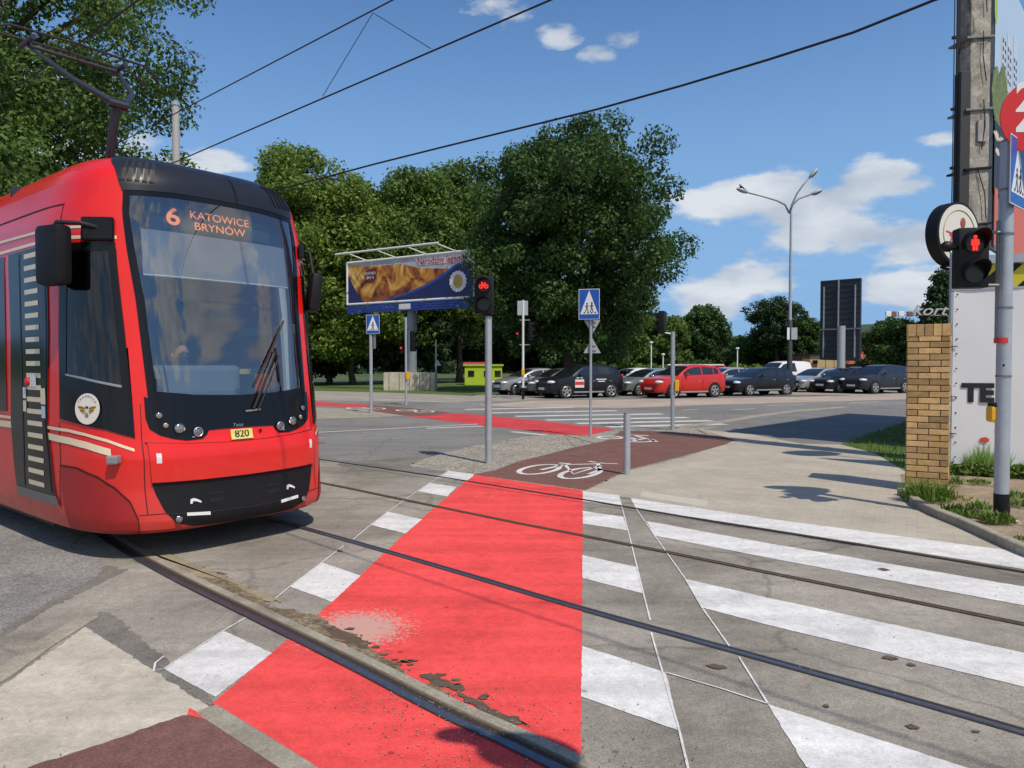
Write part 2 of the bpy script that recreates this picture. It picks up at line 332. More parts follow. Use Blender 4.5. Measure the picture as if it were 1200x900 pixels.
m_cobble = pavers('granite_setts', (.32, .295, .24), (.44, .405, .33), (.09,), .2, mortar=(.21, .19, .15), kind='v')
m_grass = ground_mat('short_grass', (.06, .1, .022), (.12, .17, .04), (1.2, .7), .5, 0, fine=25)
m_grass2 = ground_mat('meadow_far', (.05, .08, .022), (.1, .125, .04), (.03, .7), .3, 0, fine=3)
m_lot = ground_mat('car_park_surface', (.27, .25, .215), (.36, .335, .29), (.3, .6), .15, 0, fine=30)

mb = MB(); mb.ngon([(-2500, -2500, -.05), (2500, -2500, -.05), (2500, 2500, -.05), (-2500, 2500, -.05)])
tag(mb.build('ground', m_grass2), kind='structure')
sheet('road', [(-80, -30), (60, -30), (60, 38.5), (20, 38), (-80, 38)], 0, m_road, px=False)
# tramway slab of browner asphalt, running at 45 degrees through the crossing
sheet('tramway_surface', [(-12, 19.5), (-3.9, 12.9), (-1.7, 11.25), (-.5, 10.35), (.4, 9.35), (1.9, 8.3), (3.2, 6.9), (5.2, 6.1), (14, -4), (5, -12), (-3, 1.2), (-4.4, 3.0), (-5.3, 4.9), (-10, 9)], .004, m_asph, px=False)
sheet('asphalt_side_lane', [(-300, 560), (0, 588), (30, 600), (75, 628), (125, 662), (112, 682), (60, 708), (0, 742), (-300, 900)], .008, m_asph_old, jag=.02)
sheet('asphalt_repair', [(0, 748), (60, 712), (118, 684), (150, 668), (125, 662), (112, 676), (60, 703), (0, 738)], .01, m_patch, jag=.012)
sheet('asphalt_repair_gutter', [(100, 735), (118, 716), (135, 722), (190, 770), (252, 817), (245, 829), (180, 788)], .010, m_patch, jag=.008)
sheet('asphalt_repair_pavement', [(395, 543), (470, 536), (508, 535), (520, 540), (470, 549), (400, 548)], .008, m_patch, jag=.02)
sheet('pavement_left', [(-300, 850), (0, 806), (100, 735), (180, 786), (245, 829), (242, 838), (215, 838), (120, 872), (30, 901), (-120, 960), (-300, 1000)], .012, m_slab, jag=.005)
mb = MB()
def kerb_px(pts, w, h, z0=0.):
    """kerb stones along a ground line given in photo pixels"""
    P = [G(*p) for p in pts]; return kerb_w([(p.x, p.y) for p in P], w, h, z0)
def kerb_w(P, w, h, z0=0.):
    mb = MB(); P = [Vector((p[0], p[1], 0)) for p in P]; L = []; Rr = []
    for i, p in enumerate(P):
        d = (P[min(i+1, len(P)-1)]-P[max(i-1, 0)]).normalized(); n = Vector((-d.y, d.x, 0)); L.append(p+n*w/2); Rr.append(p-n*w/2)
    n = len(P); vs = []; fs = []
    for i in range(n):
        vs += [(L[i].x, L[i].y, z0-.03), (L[i].x, L[i].y, z0+h-.008), (L[i].x+(Rr[i].x-L[i].x)*.12, L[i].y+(Rr[i].y-L[i].y)*.12, z0+h), (L[i].x+(Rr[i].x-L[i].x)*.88, L[i].y+(Rr[i].y-L[i].y)*.88, z0+h), (Rr[i].x, Rr[i].y, z0+h-.008), (Rr[i].x, Rr[i].y, z0-.03)]
    for i in range(n-1):
        for k in range(5): fs.append((i*6+k, i*6+k+1, (i+1)*6+k+1, (i+1)*6+k))
    fs += [(0, 1, 2, 3, 4, 5), tuple(range((n-1)*6+5, (n-1)*6-1, -1))]
    return mb.add(vs, fs)
tag(kerb_px([(-150, 880), (0, 793), (50, 757), (104, 724)], .13, .018).build('kerb_left', m_strip), kind='structure')
tag(kerb_px([(243, 832), (300, 868), (345, 897), (420, 950)], .105, .012).build('kerb_cycle_path', m_strip), kind='structure')
sheet('cycle_path_near', [(30, 901), (120, 872), (215, 839), (240, 842), (290, 873), (330, 900), (400, 960), (-60, 960)], .016, m_brown, jag=.006)
sheet('red_paint_chip', [(222, 830), (238, 838), (242, 844), (219, 838)], .02, m_red)
# pavements beyond the track
sheet('setts_pavement', [(683, 577), (556, 556), (520, 552), (478, 546), (500, 536), (560, 521), (620, 511), (690, 507.5), (722, 503), (760, 504), (810, 501), (850, 500), (880, 520), (800, 560)], .008, m_cobble, jag=.03)
sheet('pavement', [(683, 577), (739, 583.5), (900, 608), (1000, 622), (1100, 636), (1200, 648), (1700, 700), (1700, 560), (1060, 552), (1025, 531), (985, 521), (940, 520), (880, 509), (825, 503.5), (810, 501), (850, 512), (861, 516), (800, 537), (740, 551)], .012, m_pave)
sheet('cycle_path', [(555, 556), (580, 551), (610, 540), (640, 533), (670, 525), (710, 516.5), (728, 505), (760, 505), (820, 508.5), (850, 512), (861, 516), (850, 521), (795, 536), (735, 551), (686, 574.5)], .016, m_brown, jag=.006)
sheet('tactile_paving', [(752, 576), (830, 587), (828, 594), (750, 582)], .017, mat('tactile_blocks', (.5, .47, .38), .9, var=.15, vscale=12))
# soil and grass strip by the pillar
sheet('soil_bed', [(1062, 583), (1090, 592), (1130, 615), (1200, 650), (1700, 800), (1900, 560), (1112, 552), (1055, 556)], .03, m_dirt)
sheet('grass_verge', [(985, 521), (1025, 531), (1060, 552), (1300, 556), (1900, 520), (1400, 492), (1150, 492), (1060, 495)], .02, m_grass)
tag(kerb_px([(1056, 580), (1064, 583), (1075, 594), (1100, 606), (1130, 618), (1165, 634), (1200, 650), (1330, 700)], .1, .09).build('kerb_soil_bed', m_strip), kind='structure')
sheet('driveway', [(825, 503.5), (880, 509), (940, 520), (985, 521), (1060, 495), (1400, 492), (1400, 474), (1060, 474), (1005, 478), (930, 483)], .008, ground_mat('driveway_asphalt', (.17, .168, .16), (.22, .215, .2), (.3, .5), .15, 0, fine=40))
tag(kerb_px([(790, 501.5), (850, 494), (887, 487.5), (930, 482), (990, 477)], .35, .02).build('gutter_far', m_strip), kind='structure')
# far side
sheet('verge_far', [(560, 475), (620, 470), (700, 468.5), (840, 467), (1060, 462), (1500, 461), (1500, 466), (1060, 468), (850, 474), (730, 478), (600, 477)], .014, ground_mat('verge_pinkish', (.36, .29, .23), (.46, .385, .32), (.2, .5), .15, 0, fine=20))
sheet('car_park', [(-2, 38.2), (60, 40.5), (60, 72), (-1, 66)], .0, m_lot, px=False)
sheet('pavement_far_left', [(-500, 458), (365, 458), (450, 460), (560, 464), (640, 467), (600, 470), (520, 471.5), (430, 470), (365, 469), (-500, 466)], .014, m_lot)
sheet('lawn_far', [(-50, 36), (-30, 42.5), (-11, 42), (-2, 39), (-.6, 41.6), (-1.0, 66), (-60, 75)], .0, m_grass, px=False)
sheet('refuge_island', [(-300, 478), (366, 477.5), (430, 480), (480, 482), (500, 486), (440, 489), (366, 491), (-300, 497)], .016, m_strip)
sheet('refuge_island_cycle_path', [(430, 474.5), (480, 478), (530, 484), (500, 488), (472, 487), (430, 481)], .02, m_brown)
# red bands and white markings, far
sheet('red_band_far', [(472, 487), (530, 484), (569, 487), (640, 494), (722, 503.5), (690, 510), (655, 509.5), (600, 502.5), (567, 499), (515, 492.5)], .012, m_red_far)
sheet('red_band_far_left', [(-300, 466), (365, 470.5), (430, 474.5), (434, 477.5), (365, 475.5), (-300, 472)], .022, m_red_far)
far = [((545, 480), (672, 477.3)), ((570, 484), (722, 481.3)), ((604, 488), (776, 485)), ((640, 492.3), (806, 489.3)), ((676, 496.3), (834, 493)), ((712, 500.3), (850, 497))]
for (a, b) in far:
    A = G(*a); B = G(*b); d = (B-A).normalized(); n = Vector((-d.y, d.x, 0))*.24
    sheet('far_crossing_stripe', [(A-n).xy, (B-n).xy, (B+n).xy, (A+n).xy], .012, m_white_far, px=False)
for (a, b, w) in [((366, 507), (560, 497), .06), ((360, 463.5), (600, 475), .05), ((860, 480), (885, 479), .06), ((900, 475), (944, 474), .07), ((998, 472), (1030, 471), .07), ((800, 480.5), (818, 480), .07), ((500, 502), (566, 499.5), .1), ((600, 506), (640, 510), .1)]:
    A = G(*a); B = G(*b); d = (B-A).normalized(); n = Vector((-d.y, d.x, 0))*w
    sheet('road_marking', [(A-n).xy, (B-n).xy, (B+n).xy, (A+n).xy], .012, m_white_far, px=False)
# red cycle crossing and white blocks, near
sheet('red_cycle_crossing', [(555, 556.5), (683, 575), (682.5, 680), (681, 893), (650, 1010), (380, 930), (247, 826), (319, 765), (389, 706), (475, 625), (510, 594)], .012, m_red, jag=.0018)
quads = [[(526, 552), (556, 556), (547, 564.5), (512, 559.5)], [(503, 566), (535, 571), (524, 582), (489.5, 576)], [(455, 600), (494.5, 609), (475, 625.5), (434.5, 615.5)], [(377.5, 659.5), (422.5, 675), (389, 706), (340, 688)], [(262.5, 740), (319, 766), (252.5, 817.5), (192.5, 785)],
 [(683, 576), (725, 580.5), (728, 593), (683, 587.5)], [(683, 599), (730.5, 606), (736, 622), (683, 614)], [(682.5, 651), (746, 665), (754, 696), (682.5, 678)], [(682, 757.5), (780.5, 789), (796, 857), (681, 817)],
 [(739, 584), (900, 608), (1197, 647.5), (1420, 678), (1420, 699), (1197, 667), (900, 620), (745, 596)], [(757.5, 611), (900, 637), (1197, 687.5), (1420, 726), (1420, 750), (1197, 709.5), (900, 654), (767, 628)],
 [(803, 679), (900, 701), (1197, 765), (1420, 813), (1420, 862), (1197, 805), (900, 733), (822.5, 712.5)], [(900, 826), (1132, 900), (1500, 1017), (1500, 1080), (1100, 956), (945, 900)]]
for q in quads: sheet('crossing_stripe', q, .016, m_white, jag=.0018)
def line_px(pts, w, z, m, name='layout_line'):
    z *= .36
    mb = MB(); P = [G(*p) for p in pts]; L = []; Rr = []
    for i, p in enumerate(P):
        d = (P[min(i+1, len(P)-1)]-P[max(i-1, 0)]).normalized(); n = Vector((-d.y, d.x, 0))*w/2; L.append((p.x+n.x, p.y+n.y, z)); Rr.append((p.x-n.x, p.y-n.y, z))
    mb.strip(L, Rr); ob = mb.build(name, m, recalc=False)
    if ob.data.polygons[0].normal.z < 0: ob.data.flip_normals()
    return tag(ob, kind='structure')
for L in ([(725, 580), (736, 622), (754, 696), (762, 728)], [(763, 742), (775, 784), (796, 857), (806, 900), (815, 940)], [(745, 596), (767, 628), (803, 679), (822, 712), (856, 760)], [(866, 771), (900, 826)], [(780, 789), (845, 808), (900, 826)],
          [(526, 552), (489, 576), (455, 600), (434, 616), (410, 636)], [(403, 640), (377, 660), (340, 688), (318, 706)], [(288, 725), (262, 740), (192, 785)], [(190, 785), (180, 788), (182, 778), (192, 770)]):
    line_px(L, .011, .0185, m_white)
# bicycle symbols
def ring_px(cx, cy, rx, ry, tilt=0):
    return [(cx+rx*math.cos(t)*math.cos(tilt)-ry*math.sin(t)*math.sin(tilt), cy+rx*math.cos(t)*math.sin(tilt)+ry*math.sin(t)*math.cos(tilt)) for t in [2*PI*i/28 for i in range(29)]]
def ground_symbol(lines, name):
    mb = MB()
    for pts, w in lines:
        P = [G(*p) for p in pts]; L = []; Rr = []
        for i, p in enumerate(P):
            d = (P[min(i+1, len(P)-1)]-P[max(i-1, 0)]).normalized(); n = Vector((-d.y, d.x, 0))*w/2; L.append((p.x+n.x, p.y+n.y, .0072)); Rr.append((p.x-n.x, p.y-n.y, .0072))
        mb.strip(L, Rr)
    ob = mb.build(name, m_white, recalc=False)
    for p in ob.data.polygons:
        if p.normal.z < 0: p.flip()
    return tag(ob, kind='structure')
ground_symbol([(ring_px(632, 550.5, 24, 5, -.12), .085), (ring_px(680, 555, 24, 5.5, -.14), .085), ([(634, 551), (662, 545), (700, 544)], .08), ([(662, 545), (672, 556), (704, 546)], .07), ([(700, 542), (703, 551), (690, 556)], .07), ([(690, 541), (708, 543.5), (724, 544)], .07), ([(655, 543), (668, 544)], .1)], 'bicycle_symbol')
ground_symbol([(ring_px(715, 513, 14, 1.7), .1), (ring_px(750, 516.5, 16, 1.8), .1), ([(716, 513), (735, 512), (752, 516)], .1), ([(735, 512), (745, 517)], .1), ([(738, 510), (760, 511)], .12), ([(745, 511), (770, 518)], .1)], 'bicycle_symbol')
ground_symbol([(ring_px(418, 478.5, 11, 1.0), .1), (ring_px(440, 479, 11, 1.0), .1), (ring_px(476, 481, 11, 1.0), .1), (ring_px(497, 482.5, 11, 1.0), .1), ([(418, 478.5), (440, 479)], .12), ([(476, 481), (500, 482)], .12)], 'bicycle_symbol')

# ------------------------------------------------------------ rails
def smooth_path(P, n=8):
    out = []
    for i in range(len(P)-1):
        p0, p1, p2, p3 = P[max(i-1, 0)], P[i], P[i+1], P[min(i+2, len(P)-1)]
        for k in range(n):
            t = k/n; out.append(tuple(.5*((2*p1[j])+(-p0[j]+p2[j])*t+(2*p0[j]-5*p1[j]+4*p2[j]-p3[j])*t*t+(-p0[j]+3*p1[j]-3*p2[j]+p3[j])*t**3) for j in (0, 1)))
    out.append(tuple(P[-1])); return out
def sweep(P, prof):
    """prof: list of (offset to the left, z)"""
    mb = MB(); vs = []; fs = []; k = len(prof)
    for i, p in enumerate(P):
        a = P[max(i-1, 0)]; b = P[min(i+1, len(P)-1)]; d = Vector((b[0]-a[0], b[1]-a[1])).normalized(); n = Vector((-d.y, d.x))
        for (o, z) in prof: vs.append((p[0]+n.x*o, p[1]+n.y*o, z*.45))
    for i in range(len(P)-1):
        for j in range(k-1): fs.append((i*k+j, i*k+j+1, (i+1)*k+j+1, (i+1)*k+j))
    return mb.add(vs, fs)
m_rail = mat('rail_steel', (.17, .18, .215), .36, .75, var=.25, vscale=25)
m_rust = mat('rail_rusty', (.13, .085, .05), .7, .3, var=.35, vscale=30)
m_groove = mat('rail_groove_dirt', (.035, .027, .02), .95, var=.3, vscale=40)
R1 = [(-14, 15.3), (-8, 10.35), (-5.6, 8.45), (-4.33, 7.28), (-3.42, 6.32), (-2.53, 5.43), (-1.65, 4.6), (-.87, 3.86), (-.33, 3.33), (.15, 2.9), (1.5, 1.6), (5, -2), (9, -7)]
R2 = [(-13, 16.4), (-7, 11.5), (-4.2, 9.1), (-2.46, 7.5), (-1.52, 6.64), (-.5, 5.68), (.46, 4.76), (1.39, 3.93), (2.24, 3.15), (3.8, 1.6), (8, -3)]
R3 = [(-12, 17.6), (-6, 12.8), (-2.78, 10.05), (-1.45, 8.8), (-.03, 7.45), (.66, 6.83), (1.33, 6.22), (1.97, 5.62), (2.56, 5.07), (3.18, 4.48), (5, 2.7), (10, -2.5)]
R4 = [(-11, 18.8), (-5.5, 14.2), (-3.3, 12.4), (-2.01, 11.3), (-1.04, 10.45), (0, 9.47), (.84, 8.68), (1.99, 7.53), (2.48, 7.08), (3.2, 6.4), (4.01, 5.6), (6, 3.6), (11, -1.5)]
for k, (pts, mm, w) in enumerate([(R1, m_rail, .66), (R2, m_rail, .52), (R3, m_rust, .42), (R4, m_groove, .34)]):
    P = smooth_path(pts)
    hw = .036*w
    root = thing('tram_rail', (pts[0][0], pts[0][1], 0), ['polished rail with broken asphalt beside it, nearest the camera', 'blue-grey polished rail, second from the camera, cutting through the red crossing', 'rusty brown rail, third from the camera', 'thin dark rail farthest from the camera, along the pavement edge'][k], 'rail', 'tram rails')
    o = root.location
    sweep(P, [(-hw, .004), (-hw, .021), (-hw+.008, .024), (hw-.01, .024), (hw, .0195)]).build('rail_head', mm, root, o)
    sweep(P, [(hw+.0005, .0195), (hw+.002, .0203), (hw+.036*w, .0203), (hw+.038*w, .0205)]).build('groove', m_groove, root, o)
    sweep(P, [(hw+.038*w, .019), (hw+.038*w, .0235), (hw+.055*w, .0235), (hw+.058*w, .014)]).build('guard_lip', m_rust if k != 1 else mm, root, o)
    sweep(P, [(-hw-.012*w, .0187), (-hw-.001, .0187)]).build('joint_seal', m_groove, root, o)
# concrete strips beside the nearest rail and broken asphalt
Pn = smooth_path(R1)
tag(sweep(Pn, [(.078, .017), (.080, .0192), (.135, .0192), (.138, .017)]).build('concrete_rail_strip', m_strip), kind='structure')
tag(sweep(Pn, [(.064, .0186), (.078, .0186)]).build('rail_strip_joint', mat('joint_dirt', (.16, .13, .09), .95, var=.3, vscale=20)), kind='structure')
def blotch(name, pts, m, z, jag=.012, seed=1):
    z *= .36
    rnd = random.Random(seed); P = [G(*p) for p in pts]; out = []
    for i in range(len(P)):
        a, b = P[i], P[(i+1) % len(P)]; n = max(2, int((b-a).length/.03))
        for k in range(n):
            q = a.lerp(b, k/n); out.append((q.x+rnd.uniform(-jag, jag), q.y+rnd.uniform(-jag, jag), z))
    mb = MB(); mb.ngon(out); ob = mb.build(name, m, recalc=False)
    if ob.data.polygons[0].normal.z < 0: ob.data.flip_normals()
    return tag(ob, kind='structure')
m_hole = ground_mat('broken_subbase', (.12, .09, .055), (.27, .215, .14), (3., .7), .5, 0, fine=40)
m_crack = mat('crack_dark', (.11, .075, .052), .95, var=.4, vscale=30)
blotch('broken_asphalt', [(232, 676), (262, 680), (300, 700), (318, 712), (345, 716), (375, 724), (390, 735), (418, 745), (440, 765), (470, 783), (478, 792), (455, 786), (425, 770), (395, 752), (360, 738), (320, 725), (285, 708), (250, 690)], m_hole, .0205, .016, 3)
blotch('sand_patch', [(150, 640), (185, 645), (230, 662), (265, 676), (300, 692), (330, 706), (300, 704), (258, 690), (215, 672), (175, 655)], ground_mat('sand', (.26, .215, .13), (.36, .3, .2), (3., .7), .3, 0), .0195, .02, 4)
for i, L in enumerate([[(378, 735), (392, 737), (405, 742), (420, 748), (434, 758), (428, 763), (408, 754), (390, 747)], [(492, 792), (505, 790), (520, 797), (535, 803), (548, 808), (540, 811), (520, 807), (500, 800)], [(536, 812), (552, 818), (570, 828), (590, 838), (612, 846), (622, 853), (606, 850), (585, 844), (562, 834), (545, 824)], [(500, 803), (515, 806), (528, 812), (520, 815), (505, 810)]]):
    blotch('broken_asphalt_crack', L, m_crack if i != 3 else m_hole, .0225, .014, 10+i)
rnd = random.Random(8)
for i in range(26):
    t = rnd.random(); x = 375+t*245; y = 728+t*120+rnd.uniform(-8, 10)
    p = G(x, y); s = rnd.uniform(.008, .03); 
    blotchpts = [(p.x+s*rnd.uniform(.5, 1.6)*math.cos(a), p.y+s*rnd.uniform(.4, .9)*math.sin(a), .0083) for a in [2*PI*k/7 for k in range(7)]]
    mb = MB().ngon(blotchpts); ob = mb.build('broken_asphalt_chip', m_crack if i % 3 else m_hole, recalc=False); ob['kind'] = 'structure'
for i, (x, y, w, h) in enumerate([(840, 782, 14, 3), (1043, 772, 10, 2.5), (1068, 780, 7, 2), (1070, 853, 9, 3), (1143, 858, 6, 2), (250, 672, 16, 2.5), (398, 646, 4, 1.5), (1036, 668, 8, 2), (968, 828, 5, 2)]):
    blotch('tar_stain', [(x-w, y-h*.3), (x-w*.3, y-h), (x+w*.5, y-h*.3), (x+w, y+h*.6), (x+w*.1, y+h), (x-w*.6, y+h*.4)], m_crack, .0186, .006, 40+i)

# loose grit along the rails and over the crossing
rg = np.random.default_rng(4); n = 2600
base = np.concatenate([np.array(Pn)[rg.integers(60, len(Pn)-16, n//2)]+rg.normal(scale=.22, size=(n//2, 2)), np.stack([rg.uniform(-4.5, 4, n//2), rg.uniform(2.6, 8.5, n//2)], 1)])
vs = []; fs = []
for i, (x, y) in enumerate(base):
    s = float(rg.uniform(.002, .0055)); z = .0085; a = rg.uniform(0, 6.28); o = len(vs)
    for k in range(4): vs.append((x+s*math.cos(a+k*PI/2)*rg.uniform(.6, 1.3), y+s*math.sin(a+k*PI/2)*rg.uniform(.6, 1.3), z))
    vs.append((x, y, z+s*.9)); fs += [(o, o+1, o+4), (o+1, o+2, o+4), (o+2, o+3, o+4), (o+3, o, o+4)]
tag(MB().add(vs, fs).build('grit', mat('grit_stone', (.22, .19, .15), .9, var=.05, island=.7), recalc=False), 'fine loose grit scattered on the asphalt and the rails', 'grit', None, 'stuff')
# ------------------------------------------------------------ tram
TH = .684
TM = (-2.822, 6.84); TF = (math.cos(TH), -math.sin(TH)); TR = (-math.sin(TH), -math.cos(TH))
TD = 1.608; TN = 3.945
FC = [(.225, .50), (.26, .56), (.33, .575), (.6, .53), (.85, .53), (1.0, .485), (1.32, .44), (2.2, .293), (3.2, .153), (3.30, .11), (3.38, .03), (3.44, -.08), (3.48, -.22), (3.5, -.36)]
WT = [(.225, 1.14), (.26, 1.17), (.35, 1.19), (.6, 1.2), (2.6, 1.2), (2.9, 1.175), (3.2, 1.09), (3.30, 1.04), (3.38, .97), (3.44, .89), (3.48, .80), (3.5, .70)]
def tlerp(tab, z):
    if z <= tab[0][0]: return tab[0][1]
    for (a, b), (c, d) in zip(tab, tab[1:]):
        if z <= c: return b+(d-b)*(z-a)/(c-a)
    return tab[-1][1]
ARC = [(0, 0, 0)]; _s = 0; _pa = _pb = 0
for i in range(1, 3001):
    ph = i/3000*PI/2; a = math.sin(ph)**(2/TN); b = 1-max(0, math.cos(ph))**(2/TN)
    _s += math.hypot((a-_pa)*1.2, (b-_pb)*TD); _pa, _pb = a, b; ARC.append((_s, a, b))
SMAX = _s; _K = [a[0] for a in ARC]
def TL(ff, v, z):   # tram-local (forward, right, up) to world
    return Vector((TM[0]+TF[0]*ff+TR[0]*v, TM[1]+TF[1]*ff+TR[1]*v, z))
def TS(s, z):
    a = abs(s); sg = 1 if s >= 0 else -1; fc = tlerp(FC, z); W = tlerp(WT, z)
    if a < SMAX:
        i = max(1, bisect.bisect_left(_K, a)); A, B = ARC[i-1], ARC[i]; t = (a-A[0])/(B[0]-A[0]); vn = A[1]+(B[1]-A[1])*t; dr = A[2]+(B[2]-A[2])*t; ex = 0
    else: vn, dr, ex = 1, 1, a-SMAX
    return TL(fc*(1-dr)+.4*dr-TD*dr-ex, W*vn*sg, z)
def TNRM(s, z):
    a = TS(s+.01, z)-TS(s-.01, z); b = TS(s, min(3.5, z+.01))-TS(s, max(.225, z-.01)); n = b.cross(a) if False else a.cross(b)
    n.normalize(); out = TS(s, z)-TL(-3, 0, z)
    if n.dot(out) < 0: n = -n
    return n
def patch2(poly, off=.004, step=.06, thick=0., keep=None):
    """polygon given in (arc length, height) on the tram skin, cut to follow its curve"""
    bm = bmesh.new(); vs = [bm.verts.new((p[0], p[1], 0)) for p in poly]; bm.faces.new(vs)
    x0 = min(p[0] for p in poly); x1 = max(p[0] for p in poly); y0 = min(p[1] for p in poly); y1 = max(p[1] for p in poly)
    xs = [k*step for k in range(math.ceil(x0/step), math.floor(x1/step)+1)]; ys = [k*step*1.5 for k in range(math.ceil(y0/(step*1.5)), math.floor(y1/(step*1.5))+1)]
    for x in xs:
        if x0 < x < x1: bmesh.ops.bisect_plane(bm, geom=bm.verts[:]+bm.edges[:]+bm.faces[:], plane_co=(x, 0, 0), plane_no=(1, 0, 0), dist=1e-5)
    for y in ys+[z for z, _ in FC[1:-1]]:
        if y0 < y < y1: bmesh.ops.bisect_plane(bm, geom=bm.verts[:]+bm.edges[:]+bm.faces[:], plane_co=(0, y, 0), plane_no=(0, 1, 0), dist=1e-5)
    if keep:
        bmesh.ops.delete(bm, geom=[f for f in bm.faces if not keep(f.calc_center_median().x, f.calc_center_median().y)], context='FACES')
    bm.verts.index_update()
    P = [TS(v.co.x, v.co.y)+TNRM(v.co.x, v.co.y)*off for v in bm.verts]; F_ = [[v.index for v in f.verts] for f in bm.faces]
    mb = MB().add(P, F_)
    if thick:
        Q = [TS(v.co.x, v.co.y)+TNRM(v.co.x, v.co.y)*(off-thick) for v in bm.verts]; o = len(P)
        mb.add(Q, [q[::-1] for q in F_])
        for e in bm.edges:
            if len(e.link_faces) == 1:
                a, b = e.verts[0].index, e.verts[1].index; mb.f.append((a, b, b+o, a+o))
    bm.free(); return mb
def rs(poly, n=90):
    """resample closed polygon evenly by angle order for rings"""
    P = [Vector((p[0], p[1])) for p in poly]; L = [0]
    for i in range(len(P)): L.append(L[-1]+(P[(i+1) % len(P)]-P[i]).length)
    out = []
    for k in range(n):
        d = L[-1]*k/n; i = max(j for j in range(len(P)) if L[j] <= d); t = (d-L[i])/(L[i+1]-L[i]); out.append(P[i].lerp(P[(i+1) % len(P)], t))
    return out
def ring2(outer, inner, off=.005):
    """band between two closed outlines with matching corners"""
    A = []; B = []
    for i in range(len(outer)):
        a0, a1 = Vector(outer[i]), Vector(outer[(i+1) % len(outer)]); b0, b1 = Vector(inner[i]), Vector(inner[(i+1) % len(inner)])
        n = max(1, int((a1-a0).length/.06))
        for k in range(n): A.append(a0.lerp(a1, k/n)); B.append(b0.lerp(b1, k/n))
    n = len(A); rows = 4; vs = []; fs = []
    for r in range(rows+1):
        for i in range(n):
            p = A[i].lerp(B[i], r/rows); vs.append(TS(p.x, p.y)+TNRM(p.x, p.y)*off)
    for r in range(rows):
        for i in range(n): j = (i+1) % n; fs.append((r*n+i, r*n+j, (r+1)*n+j, (r+1)*n+i))
    return MB().add(vs, fs)
def inside(x, y, poly):
    c = False; n = len(poly)
    for i in range(n):
        (x0, y0), (x1, y1) = poly[i], poly[(i+1) % n]
        if (y0 > y) != (y1 > y) and x < (x1-x0)*(y-y0)/(y1-y0)+x0: c = not c
    return c
def mir(poly): return [(-x, y) for x, y in poly][::-1]
m_tred = mat('tram_red_enamel', (.80, .013, .009), .28, 0, var=.05, vscale=3, coat=.25)
def grime(m):
    t = m.node_tree; b = t.nodes['Principled BSDF']; g = N(t, 'ShaderNodeNewGeometry'); sp = N(t, 'ShaderNodeSeparateXYZ'); t.links.new(g.outputs['Position'], sp.inputs[0])
    n = N(t, 'ShaderNodeTexNoise'); n.inputs['Scale'].default_value = 5; n.inputs['Detail'].default_value = 8; n.inputs['Roughness'].default_value = .75; t.links.new(g.outputs['Position'], n.inputs[0])
    k = N(t, 'ShaderNodeMapRange'); t.links.new(sp.outputs['Z'], k.inputs[0]); k.inputs[1].default_value = .2; k.inputs[2].default_value = .95; k.inputs[3].default_value = .75; k.inputs[4].default_value = .06
    f = M2(t, 'MULTIPLY', k.outputs[0], n.outputs[0]); old = b.inputs['Base Color'].links[0].from_socket
    mx_ = N(t, 'ShaderNodeMix', data_type='RGBA'); t.links.new(f, mx_.inputs[0]); t.links.new(old, mx_.inputs[6]); mx_.inputs[7].default_value = (.17, .10, .07, 1); t.links.new(mx_.outputs[2], b.inputs['Base Color'])
    t.links.new(M2(t, 'ADD', .24, M2(t, 'MULTIPLY', f, .5)), b.inputs['Roughness'])
grime(m_tred)
m_tblack = mat('tram_black_gloss', (.006, .0065, .008), .14, spec=.35)
m_tdark = mat('tram_anthracite', (.017, .020, .028), .34, spec=.35, var=.1, vscale=4)
m_tplastic = mat('tram_black_plastic', (.010, .010, .011), .5, spec=.25, var=.2, vscale=9)
m_cream = mat('tram_cream_stripe', (.8, .68, .46), .35)
m_seam = mat('panel_seam', (.03, .004, .004), .7)
m_rub = mat('black_rubber', (.012, .012, .012), .6)
m_steel = mat('brushed_steel', (.45, .45, .44), .35, .8, var=.1, vscale=20)
m_lens = mat('lamp_reflector', (.42, .42, .40), .1, .9)
m_lit = mat('lamp_lit_warm', (1, .82, .5), .4, emit=1.6)
m_inter = mat('cab_grey_trim', (.2, .235, .26), .6, var=.1)
m_interd = mat('cab_dark_trim', (.02, .026, .034), .7, var=.1)
m_white_pl = mat('white_plastic', (.72, .74, .72), .5)
def glass_mat(name, tint, refl=1.0, dirt=.0):
    m = bpy.data.materials.new(name); m.use_nodes = True; t = m.node_tree; t.nodes.clear()
    o = N(t, 'ShaderNodeOutputMaterial'); tr = N(t, 'ShaderNodeBsdfTransparent'); tr.inputs[0].default_value = (*tint, 1); gl = N(t, 'ShaderNodeBsdfGlossy'); gl.inputs['Roughness'].default_value = .015; gl.inputs[0].default_value = (1, 1, 1, 1)
    fr = N(t, 'ShaderNodeLayerWeight'); fr.inputs[0].default_value = .5; mxs = N(t, 'ShaderNodeMixShader'); f = M2(t, 'MULTIPLY', M2(t, 'ADD', .075, M2(t, 'MULTIPLY', M2(t, 'POWER', fr.outputs['Facing'], 4.0), .9)), refl); f = M2(t, 'MINIMUM', f, 1.0)
    t.links.new(f, mxs.inputs[0]); t.links.new(tr.outputs[0], mxs.inputs[1]); t.links.new(gl.outputs[0], mxs.inputs[2]); t.links.new(mxs.outputs[0], o.inputs[0]); return m
m_ws = glass_mat('windshield_glass', (.68, .74, .78), 2.5)
m_sg = glass_mat('tinted_side_glass', (.34, .37, .40), .8)
TO = TL(.5, 0, 0)
tram = thing('tram', TO, 'red tram with black roof fascia and orange display reading 6, coming in from the left', 'tram')
